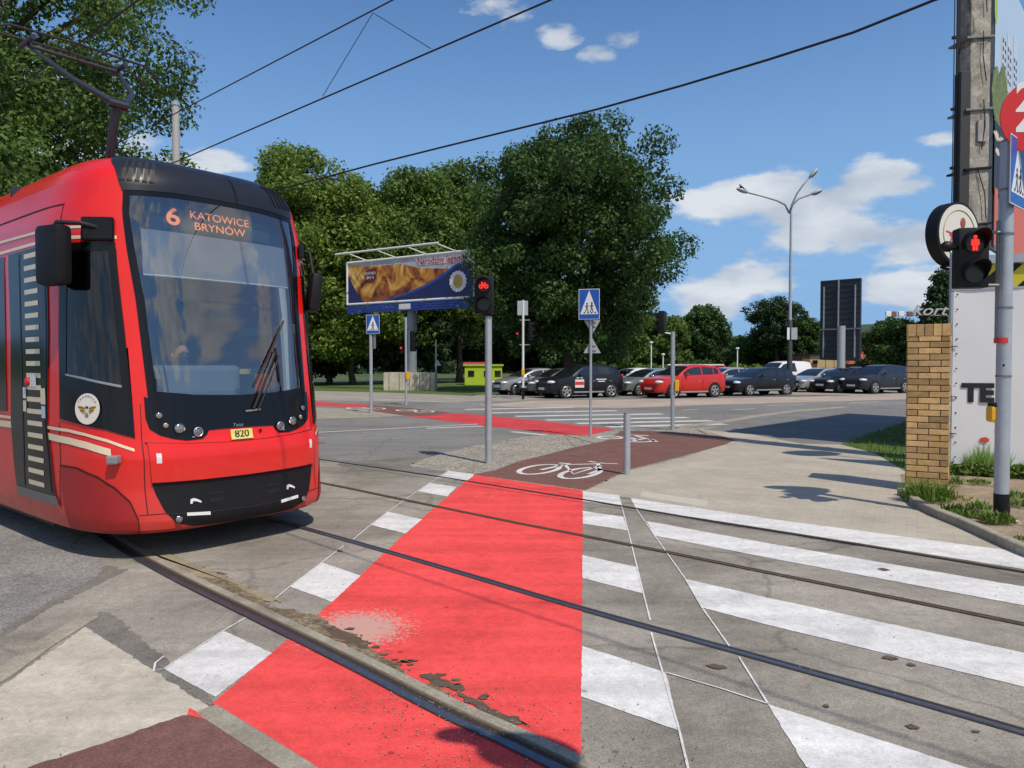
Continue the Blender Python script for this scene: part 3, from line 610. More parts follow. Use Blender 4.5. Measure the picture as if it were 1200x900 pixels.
WS = [(.895, 3.125), (.43, 3.15), (0, 3.155), (-.43, 3.15), (-.895, 3.125), (-.84, 2.6), (-.80, 2.18), (-.77, 1.335), (-.43, 1.29), (0, 1.272), (.43, 1.29), (.77, 1.335), (.80, 2.18), (.84, 2.6)]
WSi = [(.835, 3.06), (.41, 3.085), (0, 3.09), (-.41, 3.085), (-.835, 3.06), (-.78, 2.6), (-.735, 2.18), (-.705, 1.40), (-.40, 1.365), (0, 1.35), (.40, 1.365), (.705, 1.40), (.735, 2.18), (.78, 2.6)]
# side glazing (black band) with the cab window
SB = [(.925, 2.645), (.90, 1.9), (.885, 1.02), (1.1, 1.09), (1.35, 1.13), (1.63, 1.17), (1.58, 1.9), (1.49, 2.645)]
SBi = [(.985, 2.57), (.965, 1.9), (.955, 1.43), (1.1, 1.46), (1.3, 1.5), (1.50, 1.53), (1.46, 1.9), (1.39, 2.57)]
def in_hole(x, y):
    a = abs(x)
    return inside(x, y, [(p[0]*.965, 2.2+(p[1]-2.2)*.965) for p in WS]) or inside(a, y, [(p[0]*.98+.024, 1.95+(p[1]-1.95)*.93) for p in SB])
LEN = 9.5
bm_rows = sorted(set([z for z, _ in FC]+[.225+.055*k for k in range(60)]))
mb = MB(); ss = [-SMAX-LEN, -SMAX-6, -SMAX-3, -SMAX-1.5]+[-SMAX+2*SMAX*k/150 for k in range(151)]+[SMAX+1.5, SMAX+3, SMAX+6, SMAX+LEN]
vs = [TS(s, z) for z in bm_rows for s in ss]; n = len(ss); fs = []
for j in range(len(bm_rows)-1):
    for i in range(n-1):
        cx = (ss[i]+ss[i+1])/2; cy = (bm_rows[j]+bm_rows[j+1])/2
        if in_hole(cx, cy): continue
        fs.append((j*n+i, j*n+i+1, (j+1)*n+i+1, (j+1)*n+i))
top = (len(bm_rows)-1)*n; h = n//2
for i in range(h): fs.append((top+i, top+i+1, top+n-2-i, top+n-1-i)) if i+1 < n-2-i+1 and i+1 <= n-2-i else None
fs.append(tuple(j*n for j in range(len(bm_rows)))+tuple(j*n+n-1 for j in range(len(bm_rows)-1, -1, -1)))
body = mb.add(vs, [f for f in fs if f]).build('body', m_tred, tram, TO, smooth=40, recalc=False)
bm = bmesh.new(); bm.from_mesh(body.data); bmesh.ops.recalc_face_normals(bm, faces=bm.faces); bm.to_mesh(body.data); bm.free()
ws = patch2([(p[0]*.985, 2.2+(p[1]-2.2)*.985) for p in WS], .004, .06).build('windshield', m_ws, tram, TO, smooth=True)
ring2(WS, WSi, .008).build('black_border', m_tblack, ws, TO, smooth=40)
# roof fascia
roofp = [(1.09, 3.40), (1.0, 3.30), (.90, 3.10), (.43, 3.13), (0, 3.135), (-.43, 3.13), (-.90, 3.10), (-1.0, 3.30), (-1.09, 3.40), (-1.09, 3.499), (1.09, 3.499)]
fas = patch2(roofp, .012, .05).build('roof_fascia', m_tdark, tram, TO, smooth=50)
mb = MB()
for sg in (1, -1):
    for k in range(5):
        x = sg*(.66+.062*k); z1 = 3.39; z0 = 3.185+.0*k
        patch2([(x-.017, z0), (x+.017, z0), (x+.017, z1), (x-.017, z1)], .017, .06).build('vent_slot', m_rub, fas, TO)
mb = MB()
for sg in (1, -1):
    for k in range(5):
        x = sg*(.66+.062*k)+.019*1
        patch2([(x-.004, 3.19), (x+.004, 3.19), (x+.004, 3.385), (x-.004, 3.385)], .024, .06, .01).build('vent_blade', m_tdark, fas, TO)
# black mask under the windshield holding the headlights
MASK = [(.80, 1.36), (.77, 1.345), (.43, 1.31), (0, 1.295), (-.43, 1.31), (-.77, 1.345), (-.80, 1.36), (-.80, 1.18), (-.775, 1.09), (-.70, 1.035), (-.6, 1.0), (-.5, .98), (-.385, .985), (-.35, 1.02), (-.33, 1.055), (-.2, 1.058), (0, 1.06), (.2, 1.058), (.3, 1.055), (.32, 1.02), (.36, .985), (.5, .98), (.6, 1.0), (.70, 1.035), (.775, 1.09), (.80, 1.18)]
mask = patch2(MASK, .0065, .05).build('headlight_mask', m_tblack, tram, TO, smooth=50)
def lamp(s, z, r, m, parent, name='headlight', ring=True):
    c = TS(s, z); n_ = TNRM(s, z); mb = MB()
    if ring:
        mb2 = MB(); mb2.disc(c+n_*.008, n_, r*1.22, .008, 24)
        q = mb2.build('lamp_bezel', m_tplastic, parent, TO)
    Mx = n_.to_track_quat('Z', 'Y').to_matrix()
    mb.ell(c+n_*.016, (r, r, r*.35), Mx, 20, 10)
    return mb.build(name, m, parent, TO, smooth=True)
for sg in (1, -1):
    lamp(sg*.70, 1.20, .026, m_lens, tram); lamp(sg*.655, 1.115, .022, mat('amber_reflector', (.55, .42, .28), .15, .7), tram); lamp(sg*.55, 1.085, .042, m_lens, tram)
    a = lamp(sg*.535, 1.082, .028, m_lit, tram, 'headlight_bulb', False); lamp(sg*.40, 1.045, .032, mat('fog_lamp_glass', (.25, .26, .27), .1, .7), tram)
    MB().tube([TS(sg*(.40+.037*math.cos(t)), 1.045+.037*math.sin(t))+TNRM(sg*.4, 1.04)*.02 for t in [2*PI*k/16 for k in range(17)]], .006, 6).build('lamp_ring', m_steel, tram, TO)
    lamp(sg*.613, .335, .028, m_lens, tram, 'marker_lamp')
    patch2([(sg*.44-.012, 1.0), (sg*.44+.012, 1.0), (sg*.44+.012, 1.012), (sg*.44-.012, 1.012)], .012).build('mask_clip', m_steel, tram, TO)
# bumper: raised red panel, black lower grille with its details
PAN = [(.80, .975), (.5, .948), (.2, .935), (0, .932), (-.2, .935), (-.5, .948), (-.80, .975), (-.795, .8), (-.785, .655), (-.4, .645), (0, .64), (.4, .645), (.785, .655), (.795, .8)]
patch2(PAN, .028, .05, .04).build('bumper_panel', m_tred, tram, TO, smooth=50)
patch2([(.82, .985), (.5, .958), (.2, .945), (0, .942), (-.2, .945), (-.5, .958), (-.82, .985), (-.82, .968), (-.5, .942), (0, .926), (.5, .942), (.82, .968)], .003, .05).build('panel_seam', m_seam, tram, TO)
GR = [(.785, .645), (.76, .545), (.71, .41), (.63, .305), (.5, .262), (.34, .245), (0, .235), (-.34, .245), (-.5, .262), (-.63, .305), (-.71, .41), (-.76, .545), (-.785, .645), (0, .636)]
gr = patch2(GR, .006, .05).build('lower_grille', m_tplastic, tram, TO, smooth=50)
patch2([(.70, .395), (.5, .37), (0, .352), (-.5, .37), (-.70, .395), (-.70, .388), (-.5, .362), (0, .344), (.5, .362), (.70, .388)], .009).build('grille_seam', m_rub, gr, TO)
for sg in (1, -1):
    patch2([(sg*.545, .353), (sg*.35, .335), (sg*.35, .362), (sg*.545, .38)], .014, .05, .01).build('chrome_bar', m_white_pl, gr, TO)
    q = sg*.465
    patch2([(q+.045, .45), (q+.04, .485), (q+.012, .492), (q-.02, .478), (q-.05, .458), (q-.045, .445), (q-.01, .462), (q+.02, .468), (q+.03, .445)], .014, .05, .008).build('latch_handle', m_white_pl, gr, TO)
    for zz in (.505, .455, .44): patch2([(sg*.22, zz), (sg*.34, zz+.004), (sg*.34, zz+.014), (sg*.22, zz+.01)], .009).build('grille_slot', m_rub, gr, TO)
    patch2([(sg*.713, .81), (sg*.75, .812), (sg*.75, .886), (sg*.713, .884)], .031).build('inspection_sticker', m_white_pl, tram, TO)
PLT = patch2([(-.105, .955), (.105, .955), (.105, 1.045), (-.105, 1.045)], .016, .1, .01).build('number_plate', mat('yellow_plate', (.75, .68, .2), .5), tram, TO)
c = TS(0, 1.0)+TNRM(0, 1.0)*.0165; rgt = TS(-.05, 1.0)-TS(.05, 1.0)
text_on('820', .094, c, rgt, TS(0, 1.04)-TS(0, .96), .001, bold=.0015).build('plate_number', m_rub, PLT, TO)
lamp(-.19, 1.02, .014, m_tplastic, tram, 'sensor', False)
text_on('Twist', .045, TS(.03, 1.082)+TNRM(.03, 1.08)*.0105, rgt, TS(0, 1.12)-TS(0, 1.04), .001, shear=.3).build('mask_lettering', m_steel, mask, TO)
# cab side: black band with window, mirrored on the far side
for sg in (1, -1):
    fx = (lambda P: P) if sg == 1 else mir
    g = patch2(fx([(p[0], p[1]) for p in SBi]), .004, .06).build('cab_window', m_sg, tram, TO, smooth=True)
    o_, i_ = (SB, SBi) if sg == 1 else ([(-x, y) for x, y in SB], [(-x, y) for x, y in SBi])
    ring2(o_, i_, .008).build('window_surround', m_tblack, g, TO, smooth=40)
    patch2(fx([(.955, 1.435), (1.1, 1.465), (1.3, 1.505), (1.5, 1.535), (1.5, 1.55), (1.3, 1.525), (1.1, 1.485), (.955, 1.455)]), .012).build('window_sill_strip', m_steel, g, TO)
    # lower black wedge
    patch2(fx([(.885, 1.02), (1.1, 1.09), (1.35, 1.13), (1.63, 1.17), (1.62, 1.2), (1.1, 1.14), (.89, 1.06)]), .0085).build('band_edge', m_tblack, tram, TO)
    # cream stripes
    patch2(fx([(1.86, 1.095), (1.5, 1.085), (1.3, 1.06), (1.1, 1.015), (.90, .935), (.90, .91), (1.1, .99), (1.3, 1.035), (1.5, 1.06), (1.86, 1.07)]), .006).build('cream_stripe', m_cream, tram, TO)
    patch2(fx([(1.86, 1.035), (1.5, 1.015), (1.3, .99), (1.08, .935), (1.08, .875), (1.3, .93), (1.5, .958), (1.86, .978)]), .006).build('cream_stripe', m_cream, tram, TO)
    patch2(fx([(2.72, 1.115), (6, 1.10), (12, 1.10), (12, 1.125), (6, 1.125), (2.72, 1.14)]), .006, .3).build('cream_stripe', m_cream, tram, TO)
    patch2(fx([(2.72, 1.03), (6, 1.0), (12, 1.0), (12, 1.06), (6, 1.06), (2.72, 1.09)]), .006, .3).build('cream_stripe', m_cream, tram, TO)
    patch2(fx([(.915, 2.672), (1.2, 2.675), (3, 2.68), (12, 2.68), (12, 2.71), (3, 2.71), (1.2, 2.705), (.915, 2.702)]), .006, .15).build('cream_stripe', m_cream, tram, TO)
    patch2(fx([(1.17, 2.765), (3, 2.79), (12, 2.79), (12, 2.815), (3, 2.815), (1.17, 2.787)]), .006, .15).build('cream_stripe', m_cream, tram, TO)
    # door: black glazed leaf with the white ladder pattern
    d = patch2(fx([(1.72, 2.655), (1.76, 1.9), (1.86, 1.1), (1.75, .5), (1.70, .42), (2.60, .42), (2.68, .75), (2.74, 1.1), (2.70, 1.9), (2.74, 2.655)]), .009, .1).build('door', m_tblack, tram, TO, smooth=40)
    patch2(fx([(1.70, .42), (1.74, .50), (2.61, .50), (2.60, .42)]), .013, .1).build('door_sill', mat('door_sill_grey', (.16, .15, .14), .5), d, TO)
    mbl = MB()
    k = 0; z = .55
    while z < 2.6:
        c0 = 2.12 if z > .95 else 2.12-(.95-z)*.0
        q = patch2(fx([(c0-.17, z), (c0+.17, z), (c0+.17, z+.042), (c0-.17, z+.042)]), .012, .1); mbl.add(q.v, q.f); z += .1065
    mbl.build('ladder_marking', m_cream, d, TO)
    patch2(fx([(2.38, .52), (2.40, .52), (2.44, 2.63), (2.42, 2.63)]), .0125, .1).build('door_seal', m_rub, d, TO)
    patch2(fx([(1.80, .52), (1.815, .52), (1.90, 1.1), (1.80, 1.9), (1.775, 2.63), (1.76, 2.63), (1.785, 1.9), (1.88, 1.1)]), .0125, .1).build('door_seal', m_tplastic, d, TO)
    if sg == 1:
        patch2([(2.05, 1.43), (2.20, 1.43), (2.20, 1.53), (2.05, 1.53)], .015).build('door_sticker', m_white_pl, d, TO)
        patch2([(1.86, 1.28), (1.96, 1.28), (1.96, 1.42), (1.86, 1.42)], .015).build('door_sticker', m_cream, d, TO)
        patch2([(1.87, 1.16), (1.95, 1.16), (1.95, 1.265), (1.87, 1.265)], .015).build('door_sticker', mat('sticker_blue_white', (.5, .6, .75), .5), d, TO)
        patch2([(2.30, 1.2), (2.38, 1.2), (2.38, 1.3), (2.30, 1.3)], .015).build('door_sticker', m_cream, d, TO)
        patch2([(2.30, 1.32), (2.38, 1.32), (2.38, 1.42), (2.30, 1.42)], .015).build('door_sticker', m_white_pl, d, TO)
        c = TS(2.26, 1.47); lampn = TNRM(2.26, 1.47)
        MB().ell(c+lampn*.015, (.045, .045, .02), lampn.to_track_quat('Z', 'Y').to_matrix(), 16, 8).build('door_button', mat('button_red', (.6, .02, .02), .4), d, TO, smooth=True)
    # saloon windows and more doors behind the frame edge
    for (a, b) in ((2.86, 4.4), (4.5, 6.0), (7.7, 9.2), (9.3, 11.4)):
        patch2(fx([(a, 1.18), (b, 1.18), (b, 2.65), (a, 2.65)]), .007, .2).build('saloon_window', m_tblack, tram, TO, smooth=40)
    patch2(fx([(6.1, .42), (7.6, .42), (7.6, 2.65), (6.1, 2.65)]), .009, .2).build('door', m_tblack, tram, TO)
    # panel seams
    patch2(fx([(1.50, 2.72), (1.512, 2.72), (1.512, 2.99), (1.50, 2.99)]), .003).build('panel_seam', m_seam, tram, TO)
    patch2(fx([(1.50, 2.985), (6, 2.985), (12, 2.985), (12, 3.0), (6, 3.0), (1.50, 3.0)]), .003, .2).build('panel_seam', m_seam, tram, TO)
    patch2(fx([(1.69, .40), (1.70, .40), (1.66, .95), (1.655, 1.13), (1.645, 1.13), (1.65, .95)]), .003).build('panel_seam', m_seam, tram, TO)
    # quarter-ellipse skirt panel, slightly duller and set under a lip
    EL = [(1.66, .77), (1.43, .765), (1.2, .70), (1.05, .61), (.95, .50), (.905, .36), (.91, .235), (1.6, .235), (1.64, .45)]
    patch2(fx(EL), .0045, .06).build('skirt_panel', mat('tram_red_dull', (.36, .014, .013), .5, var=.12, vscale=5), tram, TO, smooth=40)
    patch2(fx([(p[0], p[1]+.008) for p in EL[:7]]+[(p[0]+.008, p[1]-.004) for p in EL[:7]][::-1]), .007, .06).build('panel_seam', m_seam, tram, TO)
    patch2(fx([(.90, .395), (.70, .395), (.70, .389), (.90, .389)]), .003).build('panel_seam', m_seam, tram, TO)
    patch2(fx([(.828, 1.3), (.833, 1.3), (.845, .9), (.84, .4), (.833, .4), (.837, .9)]), .003).build('panel_seam', m_seam, tram, TO)
    c = TS(sg*1.05, .85); nn = TNRM(sg*1.05, .85)
    MB().box(c+nn*.03, (.08, .09, .07), rz=math.atan2(nn.y, nn.x), bev=.015).build('turn_signal', mat('indicator_grey_glass', (.25, .26, .28), .2), tram, TO)
# underside shadow pan and bogie so the tram is closed below
MB().box(TL(-5.2, 0, .30), (8.6, 2.1, .3), rz=math.atan2(TF[1], TF[0])).build('underframe', m_rub, tram, TO)
for ff in (-1.9, -3.7, -8.5):
    for v in (.717, -.717):
        c = TL(ff, v, .33); MB().tube([c+Vector((TR[0], TR[1], 0))*-.06, c+Vector((TR[0], TR[1], 0))*.06], .31, 24).build('wheel', mat('wheel_steel', (.1, .09, .08), .5, .6), tram, TO)
# emblem on the black band
c = TS(1.257, 1.26)+TNRM(1.257, 1.26)*.011; en = TNRM(1.257, 1.26); er = (TS(1.2, 1.26)-TS(1.3, 1.26)).normalized(); eu = en.cross(er).normalized()
if eu.z < 0: eu = -eu
# (seen from outside: +er runs to the photo's right)
em = MB().disc(c, en, .128, .005, 40).build('round_emblem', mat('emblem_cream', (.78, .74, .64), .5), tram, TO)
def emb(pts, m, name, o=.007): MB().ngon([c+en*o+er*x+eu*y for x, y in pts]).build(name, m, em, TO, recalc=False)
gold = mat('emblem_gold', (.5, .27, .05), .5)
for sg in (1, -1):
    emb([(sg*.02, .01), (sg*.045, .02), (sg*.1, .025), (sg*.085, .005), (sg*.07, -.015), (sg*.055, -.03), (sg*.03, -.045), (sg*.018, -.03)], gold, 'emblem_wing')
    emb([(sg*.03, .008), (sg*.09, .018), (sg*.088, .014), (sg*.032, .002)], m_interd, 'wing_feather', .009)
    emb([(sg*.03, -.012), (sg*.072, -.012), (sg*.068, -.016), (sg*.032, -.018)], m_interd, 'wing_feather', .009)
    emb([(sg*.008+.008*math.cos(t), .012+.012*math.sin(t)) for t in [2*PI*k/10 for k in range(10)]], m_rub, 'emblem_wheel', .009)
emb([(.02*math.cos(t), -.055+.016*math.sin(t)) for t in [2*PI*k/14 for k in range(14)]], mat('emblem_grey', (.2, .2, .2), .5), 'emblem_wheel', .008)
emb([(-.015, -.03), (.015, -.03), (.012, 0), (-.012, 0)], mat('emblem_pale_blue', (.55, .62, .75), .5), 'emblem_shield', .0095)
tx = 'TRAMWAJE'; mbt = MB()
for i, ch in enumerate(tx):
    an = math.radians(90+56-16*i); v_, f_ = text(ch, .024, .0008); ca, sa = math.cos(an-PI/2), math.sin(an-PI/2)
    ox, oy = .104*math.cos(an), .104*math.sin(an)
    mbt.add([c+en*(.008+p[2])+er*(ox+p[0]*ca-p[1]*sa)+eu*(oy+p[0]*sa+p[1]*ca) for p in v_], f_)
mbt.build('emblem_lettering', MATS['emblem_grey'], em, TO)
# mirrors on arms
def tmirror(sg):
    base = TS(sg*1.05, 2.72); nn = TNRM(sg*1.05, 2.74)
    mt = MB().box(TS(sg*1.06, 2.75)+nn*.02, (.05, .26, .2), rz=math.atan2(nn.y, nn.x), bev=.02).build('mirror_bracket', m_tblack, tram, TO)
    head = TS(sg*1.45, 2.50)+nn*.16
    MB().tube([TS(sg*1.06, 2.76)+nn*.03, TS(sg*1.15, 2.76)+nn*.14, TS(sg*1.40, 2.77)+nn*.17, head+Vector((0, 0, .22))], .018, 10).build('mirror_arm', m_rub, mt, TO, smooth=40)
    yaw = math.atan2(-TF[1]*0+nn.y, nn.x)
    hd = MB().box(head, (.15, .30, .50), rz=yaw-.5*sg, bev=.06).build('mirror_housing', m_tplastic, mt, TO, smooth=40)
tmirror(1)
# far-side mirror hangs out in front of the pillar
nn = TNRM(-1.0, 2.5); mt = MB().box(TS(-.97, 2.78)+nn*.03, (.06, .16, .14), rz=math.atan2(nn.y, nn.x), bev=.02).build('mirror_bracket', m_tblack, tram, TO)
hd = TS(-1.0, 2.36)+nn*.10+Vector((TF[0], TF[1], 0))*.0
MB().tube([TS(-.97, 2.8)+nn*.03, TS(-1.0, 2.78)+nn*.10, hd+Vector((0, 0, .15))], .016, 8).build('mirror_arm', m_rub, mt, TO, smooth=40)
MB().box(hd, (.12, .22, .40), rz=math.atan2(nn.y, nn.x)+.5, ry=.12, bev=.05).build('mirror_housing', m_tplastic, mt, TO, smooth=40)
# wipers
def wiper(s0, z0, s1, z1, nm='wiper'):
    P = [TS(s0+(s1-s0)*k/8, z0+(z1-z0)*k/8)+TNRM(s0+(s1-s0)*k/8, z0+(z1-z0)*k/8)*(.03+.012*math.sin(PI*k/8)) for k in range(9)]
    return P
w = MB().tube(wiper(-.13, 1.22, -.42, 1.75), [.012]*5+[.008]*4, 8).build('wiper', m_rub, tram, TO)
MB().tube(wiper(-.17, 1.20, -.46, 1.72), .007, 6).build('wiper_rod', m_rub, w, TO)
MB().tube([p-TNRM(-.3, 1.5)*.018 for p in wiper(-.16, 1.42, -.56, 2.05)], .009, 6).build('wiper_blade', m_rub, w, TO)
MB().tube([TS(-.05, 1.2)+TNRM(0, 1.2)*.02, TS(-.2, 1.21)+TNRM(0, 1.2)*.02], .009, 6).build('wiper_base', m_steel, w, TO)
# interior of the cab
def lbox(ff, v, z, d, name, m, rz=0, bev=.01, par=tram): return MB().box(TL(ff, v, z), d, rz=math.atan2(TF[1], TF[0])+rz, bev=bev).build(name, m, par, TO)
lbox(-4.0, 0, .42, (8.0, 2.2, .06), 'floor', m_interd)
lbox(-1.9, 0, 1.9, (.06, 2.1, 3.0), 'cab_bulkhead', m_interd)
dash = lbox(.03, .0, 1.27, (.44, 1.35, .09), 'dashboard', mat('dashboard_pale_blue_grey', (.30, .36, .38), .55, var=.15, vscale=6), bev=.04)
lbox(-.25, .12, 1.47, (.28, .95, .30), 'instrument_hood', m_inter, bev=.05, par=dash)
for k in range(14): lbox(-.25, -.28+k*.062, 1.625, (.2, .03, .012), 'hood_louvre', m_interd, bev=0, par=dash)
lbox(0, -.48, 1.46, (.14, .22, .26), 'ticket_unit', mat('unit_black', (.02, .02, .022), .5), bev=.02, par=dash)
lbox(.06, -.47, 1.45, (.03, .15, .17), 'unit_label', mat('orange_label', (.55, .1, .03), .5), bev=0, par=dash)
lbox(.02, -.36, 1.56, (.03, .2, .05), 'unit_strip', mat('yellow_label', (.6, .45, .03), .5), bev=0, par=dash)
lbox(-.02, .52, 1.42, (.05, .1, .16), 'radio_handset', m_interd, bev=.02, par=dash)
MB().tube([TL(.0, .42, 1.35), TL(.0, .44, 1.5), TL(0, .5, 1.85), TL(.02, .52, 1.95)], .008, 6).build('microphone_stalk', m_rub, dash, TO)
# pale window post at the far side of the cab
for sg in (-1,):
    P0 = [TL(.03, sg*.80, 1.36), TL(-.02, sg*.80, 1.9), TL(-.12, sg*.80, 2.5), TL(-.17, sg*.80, 2.85)]
    MB().tube(P0, .05, 8).build('cab_post', m_white_pl, tram, TO, smooth=40)
lbox(-.6, -.98, 2.0, (1.2, .03, .10), 'cab_rail', m_white_pl)
# roller blind behind the upper glass
bl = MB(); A_ = []; B_ = []
for k in range(17):
    s = -.74+1.46*k/16; A_.append(TS(s, 2.80)-TNRM(s, 2.8)*.06); B_.append(TS(s, 2.40)-TNRM(s, 2.4)*.06)
bl.strip(A_, B_); bl.build('roller_blind', mat('blind_cloth', (.27, .29, .33), .8, var=.05), tram, TO, recalc=False)
MB().tube([p for p in B_], .009, 6).build('blind_bar', m_white_pl, tram, TO)
# destination display
db = MB(); 
def dsp(s, z, i=.10): return TS(s, z)-TNRM(s, z)*i
case = MB(); A_ = [dsp(.66-1.42*k/12, 3.04) for k in range(13)]; B_ = [dsp(.66-1.42*k/12, 2.82, .12) for k in range(13)]
case.strip(A_, B_); case = case.build('display_case', mat('display_case_black', (.012, .014, .018), .5), tram, TO, recalc=False)
A_ = [dsp(.50-1.10*k/12, 3.015, .095) for k in range(13)]; B_ = [dsp(.50-1.10*k/12, 2.845, .115) for k in range(13)]
MB().strip(A_, B_).build('display_matrix', mat('display_dark_green', (.05, .065, .055), .5, var=.3, vscale=30), case, TO, recalc=False)
m_led = mat('display_led_orange', (1, .27, .05), .5, emit=.85)
rr_ = TS(-.2, 2.93)-TS(.2, 2.93); uu_ = TS(0, 3.03)-TS(0, 2.83)
text_on('6', .215, dsp(.43, 2.94, .08), TS(.38, 2.93)-TS(.48, 2.93), uu_, .001, sx=1.2, bold=.004).build('route_number', m_led, case, TO)
text_on('KATOWICE', .10, dsp(-.03, 2.985, .075), rr_, uu_, .001, sx=1.12).build('destination_text', m_led, case, TO)
text_on('BRYNÓW', .10, dsp(-.03, 2.888, .085), rr_, uu_, .001, sx=1.15).build('destination_text', m_led, case, TO)
# pantograph
pan = MB().box(TL(-2.6, 0, 3.56), (1.3, 1.0, .06), rz=math.atan2(TF[1], TF[0])).build('pantograph', m_tdark, tram, TO)
pan_mat = mat('pantograph_grey', (.045, .052, .066), .45, .4)
def pt(L, r, nm, m=pan_mat): return MB().tube([TL(*p) for p in L], r, 8).build(nm, m, pan, TO, smooth=40)
pt([(-2.35, 0, 3.58), (-1.98, 0, 4.50)], [.05, .04], 'lower_arm')
pt([(-2.15, .1, 3.62), (-1.88, .1, 4.42)], .013, 'guide_rod')
pt([(-1.98, -.1, 4.50), (-1.98, .1, 4.50)], .05, 'knee_joint')
for sg in (1, -1):
    pt([(-1.98, sg*.07, 4.52), (-2.35, sg*.32, 4.78), (-3.15, sg*.50, 5.30)], [.04, .03, .018], 'upper_arm_tube')
pt([(-2.3, 0, 4.6), (-2.6, .38, 4.96)], .007, 'stay_wire'); pt([(-2.3, 0, 4.6), (-2.6, -.38, 4.96)], .007, 'stay_wire')
for df in (-.17, .17):
    pt([(-3.15+df, -.93, 5.22), (-3.15+df, -.90, 5.32), (-3.15+df, -.72, 5.41), (-3.15+df, 0, 5.43), (-3.15+df, .72, 5.41), (-3.15+df, .90, 5.32), (-3.15+df, .93, 5.22)], .015, 'contact_strip', mat('contact_strip_grey', (.05, .05, .05), .4, .5))
for v in (.5, -.5): pt([(-3.36, v, 5.34), (-2.94, v, 5.34)], .03, 'pan_head_spring_box')
pt([(-3.15, -.5, 5.3), (-3.15, .5, 5.3)], .022, 'pan_head_tube')
for v in (.42, -.42):
    for ff in (-2.1, -3.1): pt([(ff, v, 3.48), (ff, v, 3.56)], .045, 'insulator', mat('insulator_brown', (.2, .06, .03), .3))
MB().tube([TL(-1.2, .35, 3.5), TL(-1.45, .3, 3.62), TL(-1.5, .2, 3.63)], .02, 8).build('roof_cable', m_white_pl, tram, TO)
MB().box(TL(-7.6, 0, 3.6), (2.6, 1.2, .22), rz=math.atan2(TF[1], TF[0]), bev=.06).build('roof_equipment', m_tdark, tram, TO)
# driver: one skinned seated body
def skin_person(name, J, E, Rr, m, parent=None, org=(0, 0, 0), root=0):
    me = bpy.data.meshes.new(name); me.from_pydata([tuple(Vector(p)-Vector(org)) for p in J], E, [])
    ob = bpy.data.objects.new(name, me); COL.objects.link(ob)
    md = ob.modifiers.new('Skin', 'SKIN'); 
    for i, r in enumerate(Rr): me.skin_vertices[0].data[i].radius = (r, r) if not isinstance(r, tuple) else r
    for i in range(len(J)): me.skin_vertices[0].data[i].use_root = (i == root)
    s2 = ob.modifiers.new('Sub', 'SUBSURF'); s2.levels = 2; s2.render_levels = 2
    me.materials.append(m)
    if parent: ob.parent = parent
    return ob
m_skin = mat('skin', (.45, .22, .15), .6); m_shirt = mat('pale_blue_shirt', (.42, .48, .56), .8, var=.1)
dc = (-.62, .02)   # forward, right
def D(a, b, z): return TL(dc[0]+a, dc[1]+b, z)
drv_o = D(0, 0, .92)
drv = thing('person', drv_o, 'tram driver in a pale shirt seated behind the windshield, hands on the controls', 'person')
J = [D(0, 0, .98), D(-.02, 0, 1.15), D(-.04, 0, 1.35), D(-.02, 0, 1.48), D(0, 0, 1.56), D(.01, -.17, 1.46), D(.05, -.24, 1.25), D(.28, -.20, 1.22), D(.38, -.18, 1.26), D(.01, .17, 1.46), D(.05, .24, 1.25), D(.28, .20, 1.22), D(.38, .18, 1.26),
     D(.08, -.1, .96), D(.42, -.12, .96), D(.5, -.12, .55), D(.62, -.12, .5), D(.08, .1, .96), D(.42, .12, .96), D(.5, .12, .55), D(.62, .12, .5)]
E = [(0, 1), (1, 2), (2, 3), (3, 4), (3, 5), (5, 6), (6, 7), (7, 8), (3, 9), (9, 10), (10, 11), (11, 12), (0, 13), (13, 14), (14, 15), (15, 16), (0, 17), (17, 18), (18, 19), (19, 20)]
Rr = [.13, .14, .15, .11, .06, .07, .052, .042, .034, .07, .052, .042, .034, .085, .07, .05, .045, .085, .07, .05, .045]
skin_person('body', J, E, Rr, m_shirt, drv, drv_o)
hm = MB(); hcen = D(.03, 0, 1.72); rot3 = Matrix.Rotation(math.atan2(TF[1], TF[0]), 3, 'Z')
hm.ell(hcen, (.098, .078, .125), rot3, 20, 14); hm.ell(hcen+rot3 @ Vector((.095, 0, -.012)), (.022, .014, .026), rot3, 10, 6); hm.ell(hcen+rot3 @ Vector((.03, 0, -.07)), (.062, .055, .055), rot3, 12, 8)
for sg in (1, -1): hm.ell(hcen+rot3 @ Vector((0, sg*.08, -.01)), (.02, .012, .032), rot3, 8, 6)
hm.tube([D(.0, 0, 1.54), D(.02, 0, 1.66)], .052, 12)
hm.build('head', m_skin, drv, drv_o, smooth=True)
hr = MB(); hr.ell(hcen+rot3 @ Vector((-.018, 0, .025)), (.100, .085, .118), rot3, 18, 10); hr.build('hair', mat('hair_dark', (.03, .022, .018), .8), drv, drv_o, smooth=True)
fm = MB()
for sg in (1, -1): fm.ell(hcen+rot3 @ Vector((.086, sg*.032, .012)), (.012, .018, .009), rot3, 8, 6)
fm.ell(hcen+rot3 @ Vector((.088, 0, -.058)), (.012, .026, .006), rot3, 8, 6); fm.build('face_features', mat('face_dark', (.1, .03, .025), .6), drv, drv_o, smooth=True)
hd_ = MB()
